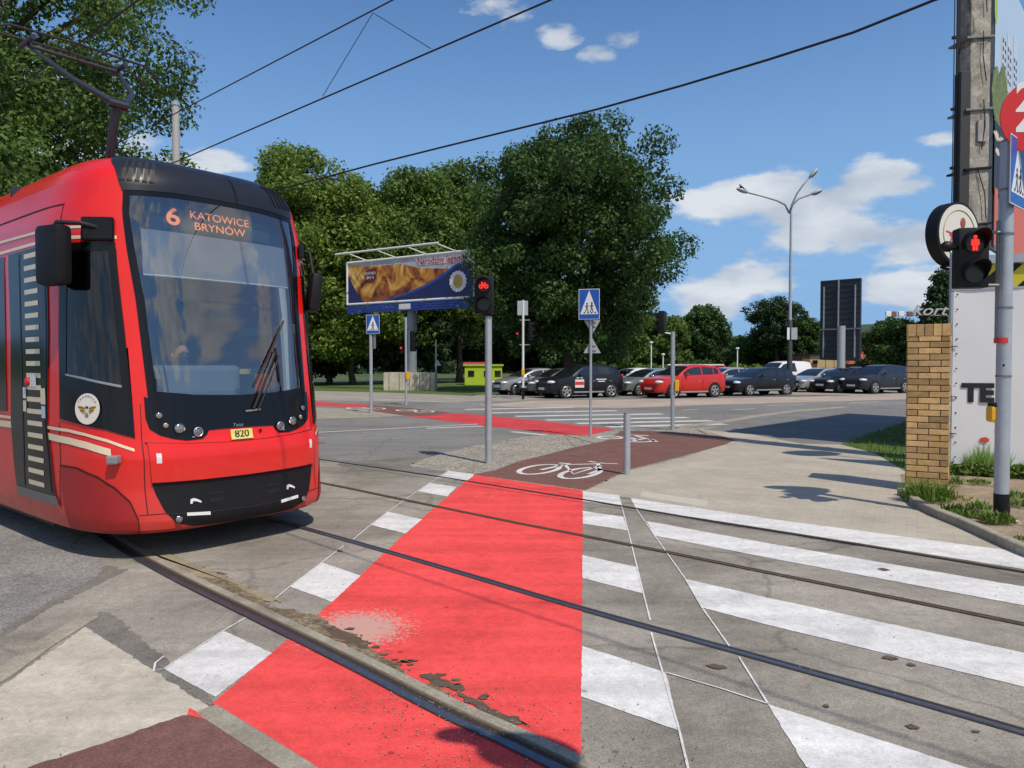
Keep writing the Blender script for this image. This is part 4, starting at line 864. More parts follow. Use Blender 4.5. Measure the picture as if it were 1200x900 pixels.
for sg in (1, -1):
    w_ = D(.38, sg*.18, 1.26); hd_.ell(w_+rot3 @ Vector((.05, 0, 0)), (.05, .04, .018), rot3, 10, 6)
    for k in range(4): a = w_+rot3 @ Vector((.085, (k-1.5)*.02, 0)); hd_.tube([a, a+rot3 @ Vector((.035, 0, 0)), a+rot3 @ Vector((.06, 0, -.02))], [.009, .008, .007], 6)
    a = w_+rot3 @ Vector((.03, -sg*.03, 0)); hd_.tube([a, a+rot3 @ Vector((.03, -sg*.025, 0)), a+rot3 @ Vector((.055, -sg*.025, -.01))], [.01, .009, .008], 6)
hd_.build('hands', m_skin, drv, drv_o, smooth=True)
seat = thing('driver_seat', TL(dc[0], dc[1], .45), 'dark high-backed driver seat behind the tram windshield', 'seat'); so_ = seat.location
MB().box(D(.05, 0, .86), (.5, .48, .12), rz=math.atan2(TF[1], TF[0]), bev=.04).build('cushion', m_interd, seat, so_)
MB().box(D(-.24, 0, 1.25), (.12, .48, .75), rz=math.atan2(TF[1], TF[0]), bev=.05).build('backrest', m_interd, seat, so_)
MB().tube([D(0, 0, .45), D(0, 0, .82)], .06, 12).build('pedestal', m_steel, seat, so_)
# ------------------------------------------------------------ street furniture
m_galv = mat('galvanised_steel', (.42, .46, .50), .45, .3, var=.12, vscale=8)
m_galv_d = mat('galvanised_steel_dull', (.22, .23, .235), .5, .4, var=.15, vscale=8)
m_sigblk = mat('signal_black', (.008, .0085, .009), .5, spec=.3, var=.2, vscale=20)
m_sigred = mat('signal_red_lit', (1, .03, .02), .4, emit=1.5)
m_blue = mat('sign_blue', (.012, .09, .42), .35)
m_signw = mat('sign_white', (.75, .77, .78), .4)
m_yel = mat('push_button_yellow', (.75, .42, .02), .45)
m_redtape = mat('red_tape', (.6, .04, .03), .5)
def pole(name, px, py, ytop, r, label, cat, group=None, m=None, r2=None):
    b = G(px, py); top = V3(px, ytop, b.y).z
    t = thing(name, b, label, cat, group)
    MB().tube([b+Vector((0, 0, -.03)), b+Vector((0, 0, top*.5)), b+Vector((0, 0, top))], [r, r, r2 or r], 20).build('post', m or m_galv, t, b, smooth=40)
    MB().ell(b+Vector((0, 0, top)), (r*1.03, r*1.03, r*.35), None, 16, 6).build('post_cap', m or m_galv_d, t, b, smooth=True)
    return t, b, top
def signal_head(t, org, c, fwd, lit='bike', n=2, s=1., lamp=True):
    """housing with round lamps and visors facing fwd; c = centre of the housing"""
    fwd = Vector(fwd).normalized(); rz = math.atan2(fwd.y, fwd.x); H = .31*n*s; W = .30*s
    side = Vector((0, 0, 1)).cross(fwd).normalized()
    hsg = MB().box(c, (.16*s, W, H), rz=rz, bev=.02).build('signal_housing', m_sigblk, t, org, smooth=40)
    for i in range(n):
        z = H/2-.155*s-.31*s*i; lc = c+Vector((0, 0, z))+fwd*.083*s
        on = (i == 0 and lit)
        MB().disc(lc, fwd, .105*s, .012, 24).build('lens', mat('lens_dark', (.02, .004, .004), .25) if i == 0 else mat('lens_dark_green', (.004, .015, .01), .25), hsg, org)
        # visor: open-bottomed hood
        A_ = []; B_ = []
        for k in range(19):
            a = math.radians(-35+250*k/18); o = side*math.cos(a)*.118*s+Vector((0, 0, 1))*math.sin(a)*.118*s
            A_.append(lc+o); B_.append(lc+o*.96+fwd*(.05+.13*max(0, math.sin(a)+.25))*s)
        v = MB().strip(A_, B_); v.strip([p*1 for p in B_], [lc+(p-lc)*1.0+ (lc-p).normalized()*.006 for p in B_]); v.strip([lc+(p-lc)*.95 for p in A_], [p+(lc-p).normalized()*.006 for p in B_])
        v.build('visor', m_sigblk, hsg, org, smooth=40, recalc=False)
        if on:
            o = lc+fwd*.014; sy = Vector((0, 0, 1)); sx = -side
            def P(x, y): return o+sx*x*s+sy*y*s
            sm = MB()
            if lit == 'bike':
                for cx in (-.042, .042): sm.tube([P(cx+.028*math.cos(q), -.022+.028*math.sin(q)) for q in [2*PI*j/16 for j in range(17)]], .008*s, 6)
                sm.tube([P(-.042, -.022), P(-.018, .02), P(.03, .02), P(.042, -.022)], .007*s, 6); sm.tube([P(-.018, .02), P(.0, -.024), P(.03, .02), P(.022, .042), P(.04, .046)], .007*s, 6); sm.tube([P(-.034, .032), P(-.008, .032)], .008*s, 6)
            elif lit == 'man':
                sm.ell(P(0, .055), (.018*s, .018*s, .018*s), None, 12, 8); sm.tube([P(0, .03), P(0, -.02)], .020*s, 10); sm.tube([P(-.027, .026), P(-.034, -.03)], .008*s, 6); sm.tube([P(.027, .026), P(.034, -.03)], .008*s, 6); sm.tube([P(-.013, -.02), P(-.014, -.085)], .012*s, 6); sm.tube([P(.013, -.02), P(.014, -.085)], .012*s, 6)
            else: sm.disc(o, fwd, .07*s, .004, 20)
            sm.build('lit_symbol', m_sigred, hsg, org)
    return hsg
def crossing_sign(t, org, c, fwd, w, h, kids=True, ref=None):
    """blue square pedestrian-crossing plate with white triangle"""
    fwd = Vector(fwd).normalized(); R_ = Vector((0, 0, 1)).cross(fwd).normalized(); U = Vector((0, 0, 1))
    def P(x, y, o=0): return c+R_*x*w/2+U*y*h/2+fwd*o
    pl = MB(); pl.prism([P(-1, -1), P(1, -1), P(1, 1), P(-1, 1)], fwd*.012); pl = pl.build('sign_plate', m_galv_d, t, org)
    MB().prism([P(-1, -1, .0125), P(1, -1, .0125), P(1, 1, .0125), P(-1, 1, .0125)], fwd*.001).build('white_edge', m_signw, pl, org)
    MB().prism([P(-.95, -.965, .0145), P(.95, -.965, .0145), P(.95, .965, .0145), P(-.95, .965, .0145)], fwd*.001).build('blue_field', m_blue, pl, org)
    MB().prism([P(-.86, -.66, .0165), P(.86, -.66, .0165), P(0, .9, .0165)], fwd*.001).build('white_triangle', m_signw, pl, org)
    b = MB(); k = .0185
    for (ox, sc) in (((-.22, .8), (.24, .9)) if kids else ((0, 1.15),)):
        def Q(x, y): return P(ox+x*sc, -.25+y*sc, k)
        b.disc(Q(.02, .36), fwd, .05*w*sc, .001, 10)
        for L in ([(-.02, .28), (.10, .26), (.08, -.02), (-.06, -.02)], [(-.05, 0), (.03, 0), (-.12, -.34), (-.22, -.34)], [(0, 0), (.08, 0), (.22, -.32), (.13, -.34)], [(.08, .24), (.10, .18), (.26, .06), (.24, .12)], [(-.02, .26), (-.02, .18), (-.2, .04), (-.2, .12)]):
            b.prism([Q(*q) for q in L], fwd*.001)
    for x in (-.55, -.2, .15, .5): b.prism([P(x, -.60, k), P(x+.18, -.60, k), P(x+.14, -.52, k), P(x+.05, -.52, k)], fwd*.001)
    b.build('walking_figures', m_sigblk, pl, org)
    return pl
def tri_back(t, org, c, fwd, w, up=True):
    R_ = Vector((0, 0, 1)).cross(Vector(fwd)).normalized(); h = w*.87; s = 1 if up else -1
    p = MB().prism([c-R_*w/2-Vector((0, 0, s*h/2)), c+R_*w/2-Vector((0, 0, s*h/2)), c+Vector((0, 0, s*h/2))], Vector(fwd).normalized()*.012).build('triangular_sign', m_galv, t, org)
    for q in (-.15, .15): MB().box(c+Vector((0, 0, q*h-s*.06))-Vector(fwd)*.0+Vector((0, 0, 0)), (w*.42, .03, .03), rz=math.atan2(R_.y, R_.x)).build('sign_bracket', m_galv_d, p, org)
    return p
CAMD = lambda p: Vector((-p.x, -p.y, 0)).normalized()
# cycle signal pole in front
t, b, top = pole('signal_pole', 572.5, 543, 371, .057, 'grey steel signal pole with red bicycle light, beside the red cycle crossing', 'traffic light', 'traffic signal poles')
fw = Vector((-.05, -1, 0)); c = V3(567, 346, b.y)+Vector((0, 0, 0))
MB().box(V3(570, 368, b.y), (.16, .12, .05), rz=0, bev=.01).build('head_bracket', m_sigblk, t, b)
signal_head(t, b, V3(567.5, 346, b.y)+fw*.02, fw, 'bike', 2)
# sign post with crossing plate and two triangles seen from behind
t, b, top = pole('sign_pole', 692, 512, 374, .03, 'thin grey sign pole with blue crossing plate above two triangular sign backs', 'road sign', 'pedestrian crossing signs')
crossing_sign(t, b, V3(690.5, 356.5, b.y-.06), (-.25, -1, 0), .47, .68)
tri_back(t, b, V3(694, 383.5, b.y+.05), (0, 1, 0), .37, False); tri_back(t, b, V3(694, 405, b.y+.05), (0, 1, 0), .39, True)
# signal pole with head seen from behind
t, b, top = pole('signal_pole', 788, 504, 389, .052, 'grey signal pole in front of the red parked car, yellow button box on it', 'traffic light', 'traffic signal poles')
signal_head(t, b, V3(776, 378, b.y), (-1, .45, 0), None, 2, .92); MB().tube([V3(778, 390, b.y), V3(786, 391, b.y)], .02, 8).build('head_bracket', m_galv, t, b)
MB().box(V3(793, 452, b.y-.05), (.11, .1, .28), bev=.02).build('push_button_box', m_yel, t, b)
t, b, top = pole('bollard', 734.5, 556, 484.5, .052, 'short grey steel bollard at the edge of the brown cycle path', 'bollard')
# left island
t, b, top = pole('sign_pole', 435, 484, 392, .055, 'pole with blue crossing plate standing on the refuge island beside the tram', 'road sign', 'pedestrian crossing signs')
crossing_sign(t, b, V3(437, 380, b.y-.07), (-.1, -1, 0), .46, .64, False)
MB().box(V3(439, 400, b.y), (.08, .08, .5), bev=.01).build('cable_box', m_galv_d, t, b)
t, b, top = pole('signal_pole', 476, 475, 372, .05, 'slim signal pole under the billboard, small red light and dark head on it', 'traffic light', 'traffic signal poles')
signal_head(t, b, V3(484, 400, b.y), (.9, -.5, 0), None, 3, .88); signal_head(t, b, V3(470.5, 404+6, b.y), (-.4, -1, 0), 'dot', 2, .5)
MB().box(V3(478, 440, b.y-.05), (.14, .12, .3), bev=.02).build('push_button_box', m_yel, t, b)
t, b, top = pole('signal_pole', 613, 468, 352, .055, 'white signal pole with a black foot in front of the silver parked cars', 'traffic light', 'traffic signal poles', m=mat('white_painted_steel', (.7, .7, .68), .5))
MB().tube([b+Vector((0, 0, 0)), b+Vector((0, 0, .55))], .062, 16).build('black_foot', m_sigblk, t, b)
MB().box(V3(612.5, 361, b.y), (.5, .03, .68), bev=.005).build('sign_back', m_galv, t, b)
signal_head(t, b, V3(622, 388, b.y), (.9, -.3, 0), None, 3, .95); signal_head(t, b, V3(606.5, 393, b.y), (-.3, -1, 0), 'dot', 2, .55)
MB().box(V3(613, 436, b.y-.06), (.14, .12, .3), bev=.02).build('push_button_box', m_yel, t, b)
for yy in (375, 404): MB().box(V3(615, yy, b.y), (.5, .04, .03)).build('bracket', m_galv, t, b)
t, b, top = pole('sign_pole', 511, 457, 398, .045, 'distant thin pole with a small triangular sign before the concrete wall', 'road sign')
tri_back(t, b, V3(513, 425, b.y-.06), (0, -1, 0), .45, True)
# the nearest pole on the right: red disc, crossing plate, pedestrian head
t, b, top = pole('signal_pole', 1173, 612, 166, .068, 'big grey pole with red pedestrian light and red disc sign, right foreground', 'traffic light', 'traffic signal poles', r2=.062)
MB().tube([b+Vector((0, 0, 0)), b+Vector((.005, 0, .14)), b+Vector((0, 0, .30))], [.075, .074, .0715], 20).build('tar_foot', m_sigblk, t, b)
MB().tube([V3(1174, 402, b.y), V3(1174, 396, b.y)], .0705, 20).build('red_band', m_redtape, t, b)
MB().tube([b+Vector((-.068, .02, 1.9)), b+Vector((-.068, .02, 3.1))], .018, 10).build('cable_duct', m_galv_d, t, b)
for zz in (1.5, 2.2, 2.95, 3.4): MB().tube([b+Vector((0, 0, zz)), b+Vector((0, 0, zz+.018))], .0735, 20).build('strap', m_galv_d, t, b)
hc = V3(1137, 303, b.y-.02)
signal_head(t, b, hc, (-.12, -1, 0), 'man', 2, .98)
for dz in (.27, -.27): MB().tube([hc+Vector((.03, .02, dz)), Vector((b.x, b.y, hc.z+dz))], .018, 8).build('head_bracket', m_galv_d, t, b)
MB().ell(V3(1110, 289, b.y-.08), (.07, .05, .055), None, 14, 8).build('signal_sounder', m_sigblk, t, b, smooth=True)
MB().tube([V3(1110, 290, b.y-.07), V3(1124, 290, b.y-.02)], .02, 8).build('sounder_arm', m_sigblk, t, b)
crossing_sign(t, b, Vector((5.09, 7.37, 3.56)), (.669, -.743, 0), .56, .68)
dc_ = V3(1217, 137, b.y-.12); dn = Vector((-.06, -1, 0))
dsk = MB().disc(dc_, dn, .375, .012, 48).build('red_disc', mat('sign_red', (.62, .02, .02), .4), t, b)
rgt = Vector((0, 0, 1)).cross(dn)
text_on('2', .40, dc_+dn.normalized()*.013+rgt.normalized()*-.13+Vector((0, 0, .18)), rgt, (0, 0, 1), .001, bold=.012).build('disc_number', m_signw, dsk, b)
text_on('4', .50, dc_+dn.normalized()*.013+rgt.normalized()*-.09+Vector((0, 0, -.10)), rgt, (0, 0, 1), .001, bold=.014).build('disc_number', m_signw, dsk, b)
MB().tube([dc_+Vector((.0, .06, 0)), Vector((b.x+.02, b.y, dc_.z))], .02, 8).build('disc_bracket', m_galv_d, t, b)
MB().box(V3(1164.5, 485, b.y+.05), (.11, .11, .17), bev=.03).build('push_button_box', m_yel, t, b)
MB().box(V3(1166, 474.5, b.y+.05), (.10, .11, .05), bev=.02).build('push_button_cap', m_sigblk, t, b)
MB().tube([b+Vector((-.04, -.055, 1.62)), b+Vector((-.04, -.062, 1.62))], .012, 8).build('bolt', m_sigblk, t, b)
# unseen caster, added and shaped to throw the round shade on the red paint
b = Vector((1.36, 1.17, 0)); t = thing('shadow_caster', b, 'added unseen shadow caster on a pole just out of frame at the near kerb', 'mirror')
MB().tube([b, b+Vector((0, 0, 3.4))], .045, 16).build('post', m_galv, t, b, smooth=40)
MB().ell(b+Vector((-.02, 0, 3.42)), (.21, .12, .21), None, 24, 14).build('shadow_caster_disc', m_sigblk, t, b, smooth=True)
MB().ell(b+Vector((-.30, .12, 3.46)), (.11, .06, .07), None, 14, 10).build('shadow_caster_lobe', m_sigblk, t, b, smooth=True)
MB().tube([b+Vector((-.05, 0, 3.42)), b+Vector((-.26, .1, 3.46))], .05, 10).build('lamp_arm', m_sigblk, t, b)  # added arm between the two shadow-casting lumps

# ------------------------------------------------------------ brick pillar
pb = Vector((5.40, 9.40, 0)); prz = math.radians(-31)
m_brick = mat('yellow_brick', (.56, .36, .155), .85, var=.25, vscale=14, island=.42, bump=.4, bscale=80)
m_mortar = mat('dark_mortar', (.10, .085, .065), .95, var=.2, vscale=20)
pil = thing('brick_pillar', pb, 'yellow brick gate pillar at the left end of the white banner', 'pillar', rz=prz)
PW, PD, PH = .475, .475, 2.14
MB().box((0, 0, PH/2-.06), (PW-.02, PD-.02, PH-.0)).build('mortar_core', m_mortar, pil)
rnd = random.Random(3); mb = MB(); z = -.05; row = 0
while z < PH-.16:
    h = .068
    for side in range(4):
        L_ = PW; x = -L_/2+(.0 if row % 2 == 0 else -.125); 
        while x < L_/2-.01:
            x0 = max(x, -L_/2); x1 = min(x+.25, L_/2)
            if x1-x0 > .03:
                cx = (x0+x1)/2; dx = x1-x0-.010; jit = rnd.uniform(-.002, .003)
                d = PD/2-.03+jit
                p = {0: (cx, -d), 1: (d, cx), 2: (-cx, d), 3: (-d, -cx)}[side]
                dims = (dx, .07, h-.0) if side in (0, 2) else (.07, dx, h)
                mb.box((p[0], p[1], z+h/2), dims, bev=.004, rz=rnd.uniform(-.006, .006))
            x += .25
    z += h+.011; row += 1
mb.build('brick_courses', m_brick, pil)
mb = MB()
for side in range(4):
    for k in range(5):
        cx = -PW/2+.047+k*.095; d = PD/2-.05+.006
        p = {0: (cx, -d), 1: (d, cx), 2: (-cx, d), 3: (-d, -cx)}[side]; dims = (.087, .11, .15) if side in (0, 2) else (.11, .087, .15)
        mb.box((p[0], p[1], PH-.075+.0), dims, bev=.006)
mb.build('soldier_course_cap', m_brick, pil)
MB().box((0, 0, PH-.03), (PW-.18, PD-.18, .07)).build('cap_filling', m_mortar, pil)

# ------------------------------------------------------------ banner on its frame
A0 = V3(1113.5, 550, 10.85); A0 = Vector((6.58, 10.85, 0)); bd = Vector((.925, -.38, 0)).normalized(); bn = Vector((-bd.y, bd.x, 0))*-1   # towards camera
if bn.y > 0: bn = -bn
zb, zt = .15, 2.74; BL = 4.6
ban = thing('banner', A0, 'white advertising banner lettered TE behind the right foreground pole', 'banner')
def BP(u, z, o=0): return A0+bd*u+Vector((0, 0, z))+bn*o
m_ban = mat('banner_vinyl', (.80, .81, .82), .45, var=.03, vscale=1.2)
mb = MB(); nu, nv = 60, 24; vs = []; 
for j in range(nv+1):
    for i in range(nu+1):
        u = BL*i/nu; z = zb+(zt-zb)*j/nv; vs.append(BP(u, z, .03+.006*math.sin(u*5+z*2.2)*math.sin(z*1.7)+.003*math.sin(u*11-z*6)))
mb.add(vs, [(j*(nu+1)+i, j*(nu+1)+i+1, (j+1)*(nu+1)+i+1, (j+1)*(nu+1)+i) for j in range(nv) for i in range(nu)])
cl = mb.build('banner_cloth', m_ban, ban, A0, smooth=True, recalc=False)
m_ink = mat('banner_ink', (.015, .015, .016), .5)
text_on('TE', .36, BP(.33, 1.20, .038), bd, (0, 0, 1), .001, bold=.02).build('banner_lettering', m_ink, cl, A0)
for k in range(3): MB().prism([BP(1.06+.115*k, 1.055, .041), BP(1.125+.115*k, 1.055, .041), BP(1.125+.115*k, 1.12, .041), BP(1.06+.115*k, 1.12, .041)], bn*.003).build('banner_dot', m_ink, cl, A0)
for k in range(12): 
    MB().disc(BP(.05, zb+.1+k*.22, .040), bn, .012, .003, 10).build('eyelet', m_sigblk, cl, A0)
rnd = random.Random(12)
def blades(u0, u1, n, hmax, m, nm):
    mb = MB()
    for i in range(n):
        u = rnd.uniform(u0, u1); h = hmax*rnd.uniform(.4, 1)*(1-abs((u-(u0+u1)/2)/(u1-u0))*.9); s = rnd.uniform(-.12, .12)
        mb.ngon([BP(u-.006, zb, .042), BP(u+.006, zb, .042), BP(u+s, zb+h, .042)])
    return mb.build(nm, m, cl, A0, recalc=False)
blades(.17, .75, 130, .42, mat('printed_grass', (.17, .36, .05), .5, var=.4, vscale=9), 'printed_grass'); blades(.2, .7, 60, .30, mat('printed_grass_pale', (.42, .52, .13), .5), 'printed_grass')
blades(.95, 2.4, 220, .24, mat('printed_grass_pale', (.42, .52, .13), .5), 'printed_grass')
for (u, z, col, nm) in ((.42, zb+.37, (.62, .09, .05), 'r'), (.63, zb+.55, (.75, .50, .08), 'y'), (.66, zb+.33, (.75, .75, .7), 'w')):
    MB().tube([BP(u, zb, .040), BP(u, z, .040)], .004, 4).build('printed_stem', MATS['printed_grass'], cl, A0)
    MB().ngon([BP(u+(.055+.016*(k % 2))*math.cos(a), z+(.038+.010*(k % 2))*math.sin(a), .0465) for k, a in enumerate([2*PI*j/14 for j in range(14)])]).build('printed_flower', mat('printed_flower_'+nm, col, .5), cl, A0, recalc=False)
fr = MB().tube([BP(-.02, -.05, 0), BP(-.02, zt+.55, 0)], .032, 12).build('frame_post', m_galv, ban, A0, smooth=40)
MB().tube([BP(2.6, -.05, -.02), BP(2.6, zt+.3, -.02)], .032, 12).build('frame_post', m_galv, ban, A0, smooth=40)
for zz in (zb+.02, zt-.02): MB().tube([BP(-.02, zz, 0), BP(BL, zz, 0)], .02, 8).build('frame_rail', m_sigblk if zz < 1 else m_galv, ban, A0)
for zz in (.6, 1.15, 1.9): MB().tube([BP(-.06, zz, .03), BP(.06, zz, .055)], .007, 6).build('cable_tie', m_sigblk, ban, A0)
# hazard-striped board above the banner
hz0 = BP(-.0, zt+.02); hb = thing('barrier_board', hz0, 'yellow and black striped barrier board above the white banner', 'barrier board')
def HP(u, z, o=0): return BP(u, zt+.02+z, o-.06)
MB().prism([HP(.02, 0), HP(BL, 0), HP(BL, .34), HP(.02, .34)], bn*.04).build('board', mat('hazard_yellow', (.62, .52, .03), .5), hb, hz0)
for k in range(9): MB().prism([HP(.28+k*.52, 0.003, .041), HP(.54+k*.52, .003, .041), HP(.88+k*.52, .337, .041), HP(.62+k*.52, .337, .041)], bn*.002).build('black_stripe', m_sigblk, hb, hz0)
MB().prism([HP(.0, .35, -.0), HP(BL, .35), HP(BL, .47), HP(.0, .47)], bn*.10).build('grey_rail', m_galv, hb, hz0)
MB().prism([HP(-.02, -.03, .04), HP(BL, -.03, .04), HP(BL, .0, .04), HP(-.02, .0, .04)], bn*.06).build('lower_rail', m_galv, hb, hz0)
# round double-sided shop sign on a bracket
sc = V3(1117, 275, 11.35); sn = Vector((.40, -.92, 0)).normalized()
sb = Vector((sc.x+.02, sc.y, 0)); rs_ = thing('round_sign', sb, 'round white shop sign with dark rim behind the red pedestrian light', 'shop sign')
MB().disc(sc-sn*.11, sn, .49, .20, 48).build('rim', m_sigblk, rs_, sb, smooth=40)
fc_ = MB().disc(sc+sn*.091, sn, .45, .006, 48).build('face', mat('sign_cream', (.72, .70, .62), .4), rs_, sb)
srt = Vector((0, 0, 1)).cross(sn)
MB().tube([sc+sn*.1+srt.normalized()*.36*math.cos(a)+Vector((0, 0, .36*math.sin(a))) for a in [2*PI*k/40 for k in range(41)]], .008, 4).build('face_ring', mat('sign_gold_line', (.45, .38, .2), .5), fc_, sb)
MB().ell(sc+sn*.1+srt.normalized()*.08+Vector((0, 0, .17)), (.06, .012, .085), Matrix.Rotation(math.atan2(srt.y, srt.x), 3, 'Z')).build('crest', mat('sign_brown_red', (.35, .08, .05), .5), fc_, sb)
for dz, q in ((.03, 1), (-.13, -1)): MB().prism([sc+sn*.098+srt.normalized()*-.30+Vector((0, 0, dz)), sc+sn*.098+srt.normalized()*.3+Vector((0, 0, dz-.10)), sc+sn*.098+srt.normalized()*.3+Vector((0, 0, dz-.125)), sc+sn*.098+srt.normalized()*-.30+Vector((0, 0, dz-.025))], sn*.003).build('red_line', m_redtape, fc_, sb)
text_on('Tyskie', .2, sc+sn*.1+Vector((0, 0, -.10)), srt, (0, 0, 1), .001, bold=.006, shear=.3).build('sign_lettering', m_redtape, fc_, sb)
MB().tube([Vector((sb.x, sb.y+.06, 0)), Vector((sb.x, sb.y+.06, sc.z))], .03, 10).build('post', m_galv, rs_, sb)
MB().tube([V3(1102, 313, 11.3), V3(1122, 318, 11.3)], .02, 8).build('bracket_clamp', m_sigblk, rs_, sb)

# ------------------------------------------------------------ old concrete pole with ducts
cb = Vector((7.54, 12.0, 0)); cp = thing('concrete_pole', cb, 'weathered concrete pole with a black cable duct, right of the round sign', 'pole')
m_conc = ground_mat('weathered_concrete', (.20, .185, .155), (.46, .43, .37), (2.2, .6), .35, .55, fine=60)
MB().box((cb.x, cb.y, 5.2), (.38, .34, 10.4), rz=.15, bev=.05).build('shaft', m_conc, cp, cb, smooth=30)
MB().box((cb.x-.235, cb.y-.12, 3.75), (.17, .16, 5.2), rz=.1, bev=.01).build('duct_cover', mat('duct_dark_grey', (.035, .035, .035), .6, var=.2), cp, cb)
for dx in (-.33, -.30, -.38): MB().tube([(cb.x+dx, cb.y-.1, 1.5), (cb.x+dx, cb.y-.12, 5), (cb.x+dx+.01, cb.y-.1, 10)], .018 if dx > -.35 else .008, 8).build('cable', m_rub, cp, cb)
for z in (3.9, 4.8, 5.75, 6.9, 8.2):
    MB().box((cb.x-.03, cb.y, z), (.50, .42, .035), rz=.15, ry=-.12, bev=.006).build('steel_strap', m_galv_d if z > 5 else m_sigblk, cp, cb)
    MB().box((cb.x-.37, cb.y-.1, z+.03), (.06, .05, .04)).build('cable_clip', m_sigblk, cp, cb)
MB().box((cb.x+.05, cb.y-.19, 5.4), (.17, .03, .34), rz=.15).build('old_notice', mat('faded_paper', (.33, .31, .30), .8, var=.3, vscale=12), cp, cb)
# small loose wires curling on the pole
rnd = random.Random(2)
for k in range(4):
    z = 4+k*1.1; P = [(cb.x+.03+.1*rnd.random(), cb.y-.2, z), (cb.x+.1*rnd.random(), cb.y-.21, z+.4), (cb.x+.12*rnd.random()-.03, cb.y-.2, z+.8)]
    MB().tube(P, .008, 5).build('loose_wire', m_sigblk, cp, cb)

# ------------------------------------------------------------ large billboard on the right
b0 = Vector((8.52, 12.95, 0)); dd = Vector((.68, .733, 0)).normalized(); dnn = Vector((dd.y, -dd.x, 0)); 
if dnn.y > 0: dnn = -dnn
bb = thing('billboard', b0, 'tall billboard with sky, tree and orange panels behind the concrete pole', 'billboard')
def Q(u, z, o=0): return b0+dd*u+Vector((0, 0, z))+dnn*o
W_ = 9.0
fr_ = MB().prism([Q(0, 3.7, -.07), Q(W_, 3.7, -.07), Q(W_, 8.9, -.07), Q(0, 8.9, -.07)], dnn*.06).build('frame', m_galv_d, bb, b0)
def bm_(u0, u1, z0, z1, m, name, o=.0, par=fr_): return MB().prism([Q(u0, z0, o), Q(u1, z0, o), Q(u1, z1, o), Q(u0, z1, o)], dnn*.004).build(name, m, par, b0)
bm_(0, W_, 6.05, 8.9, mat('print_sky', (.48, .62, .78), .5, var=.06, vscale=.5), 'printed_sky')
def blobpoly(u, z, ru, rz_, m, name, o, n=40, jag=0., sd=0):
    r_ = random.Random(sd); return MB().ngon([Q(u+ru*math.cos(a)*(1+jag*r_.uniform(-1, 1)), z+rz_*math.sin(a)*(1+jag*r_.uniform(-1, 1)), o) for a in [2*PI*k/n for k in range(n)]]).build(name, m, fr_, b0, recalc=False)
blobpoly(.05, 7.95, .14, .30, mat('print_lime', (.42, .55, .05), .5), 'printed_balloon', .006); blobpoly(.25, 8.55, .4, .22, MATS['print_lime'], 'printed_balloon', .006)
for k, u in enumerate((.62, 1.15, 1.8)): 
    bm_(u, u+.42, 6.8, 7.65+.2*k, mat('print_building', (.6, .64, .7), .5), 'printed_building', .006)
    for r_ in range(5):
        for c_ in range(2): bm_(u+.06+.2*c_, u+.16+.2*c_, 6.95+r_*.15, 7.02+r_*.15, mat('print_window', (.08, .09, .14), .5), 'printed_window', .011)
m_ptree = mat('print_tree', (.16, .2, .05), .6, var=.7, vscale=9)
bm_(0, W_, 5.95, 6.55, m_ptree, 'printed_hedge', .012)
for k in range(14): blobpoly(.15+k*.62, 6.45+.25*math.sin(k*2.1), .42, .45, m_ptree, 'printed_tree', .0165+k*.0003, 36, .12, k)
bm_(0, W_, 4.72, 5.95, mat('print_dark', (.025, .022, .022), .5, var=.5, vscale=5), 'printed_dark_band', .018)
for k in range(7): blobpoly(.2+k*.5, 5.72+.1*math.sin(k*3), .26, .07, mat('print_cream', (.7, .6, .42), .5, var=.3, vscale=8), 'printed_snack', .023+k*.0003, 18, .3, k+30)
for k in range(5): blobpoly(.25+k*.6, 5.45, .2, .06, MATS['print_cream'], 'printed_snack', .026+k*.0003, 18, .3, k+60)
bm_(.02, .33, 3.75, 4.78, mat('orange_panel', (.68, .13, .03), .45), 'orange_panel', .03); bm_(.78, W_, 3.72, 4.95, MATS['orange_panel'], 'orange_panel', .03)
MB().tube([Q(1.35+.16*math.cos(a), 4.45+.2*math.sin(a), .037) for a in [PI*.25+1.5*PI*k/20 for k in range(21)]], .03, 6).build('panel_lettering', m_signw, fr_, b0)
fn = MB().prism([Q(.25, 0, -.3), Q(W_, 0, -.3), Q(W_, 3.62, -.3), Q(.25, 3.62, -.3)], dnn*.06).build('shade_board', mat('shade_board_grey', (.25, .26, .26), .6, var=.1), bb, b0)  # hidden board added below the billboard to shade the grass verge
for u in (.9, 5.2): MB().tube([Q(u, 0, -.35), Q(u, 8.6, -.35)], .09, 12).build('post', m_galv_d, bb, b0)
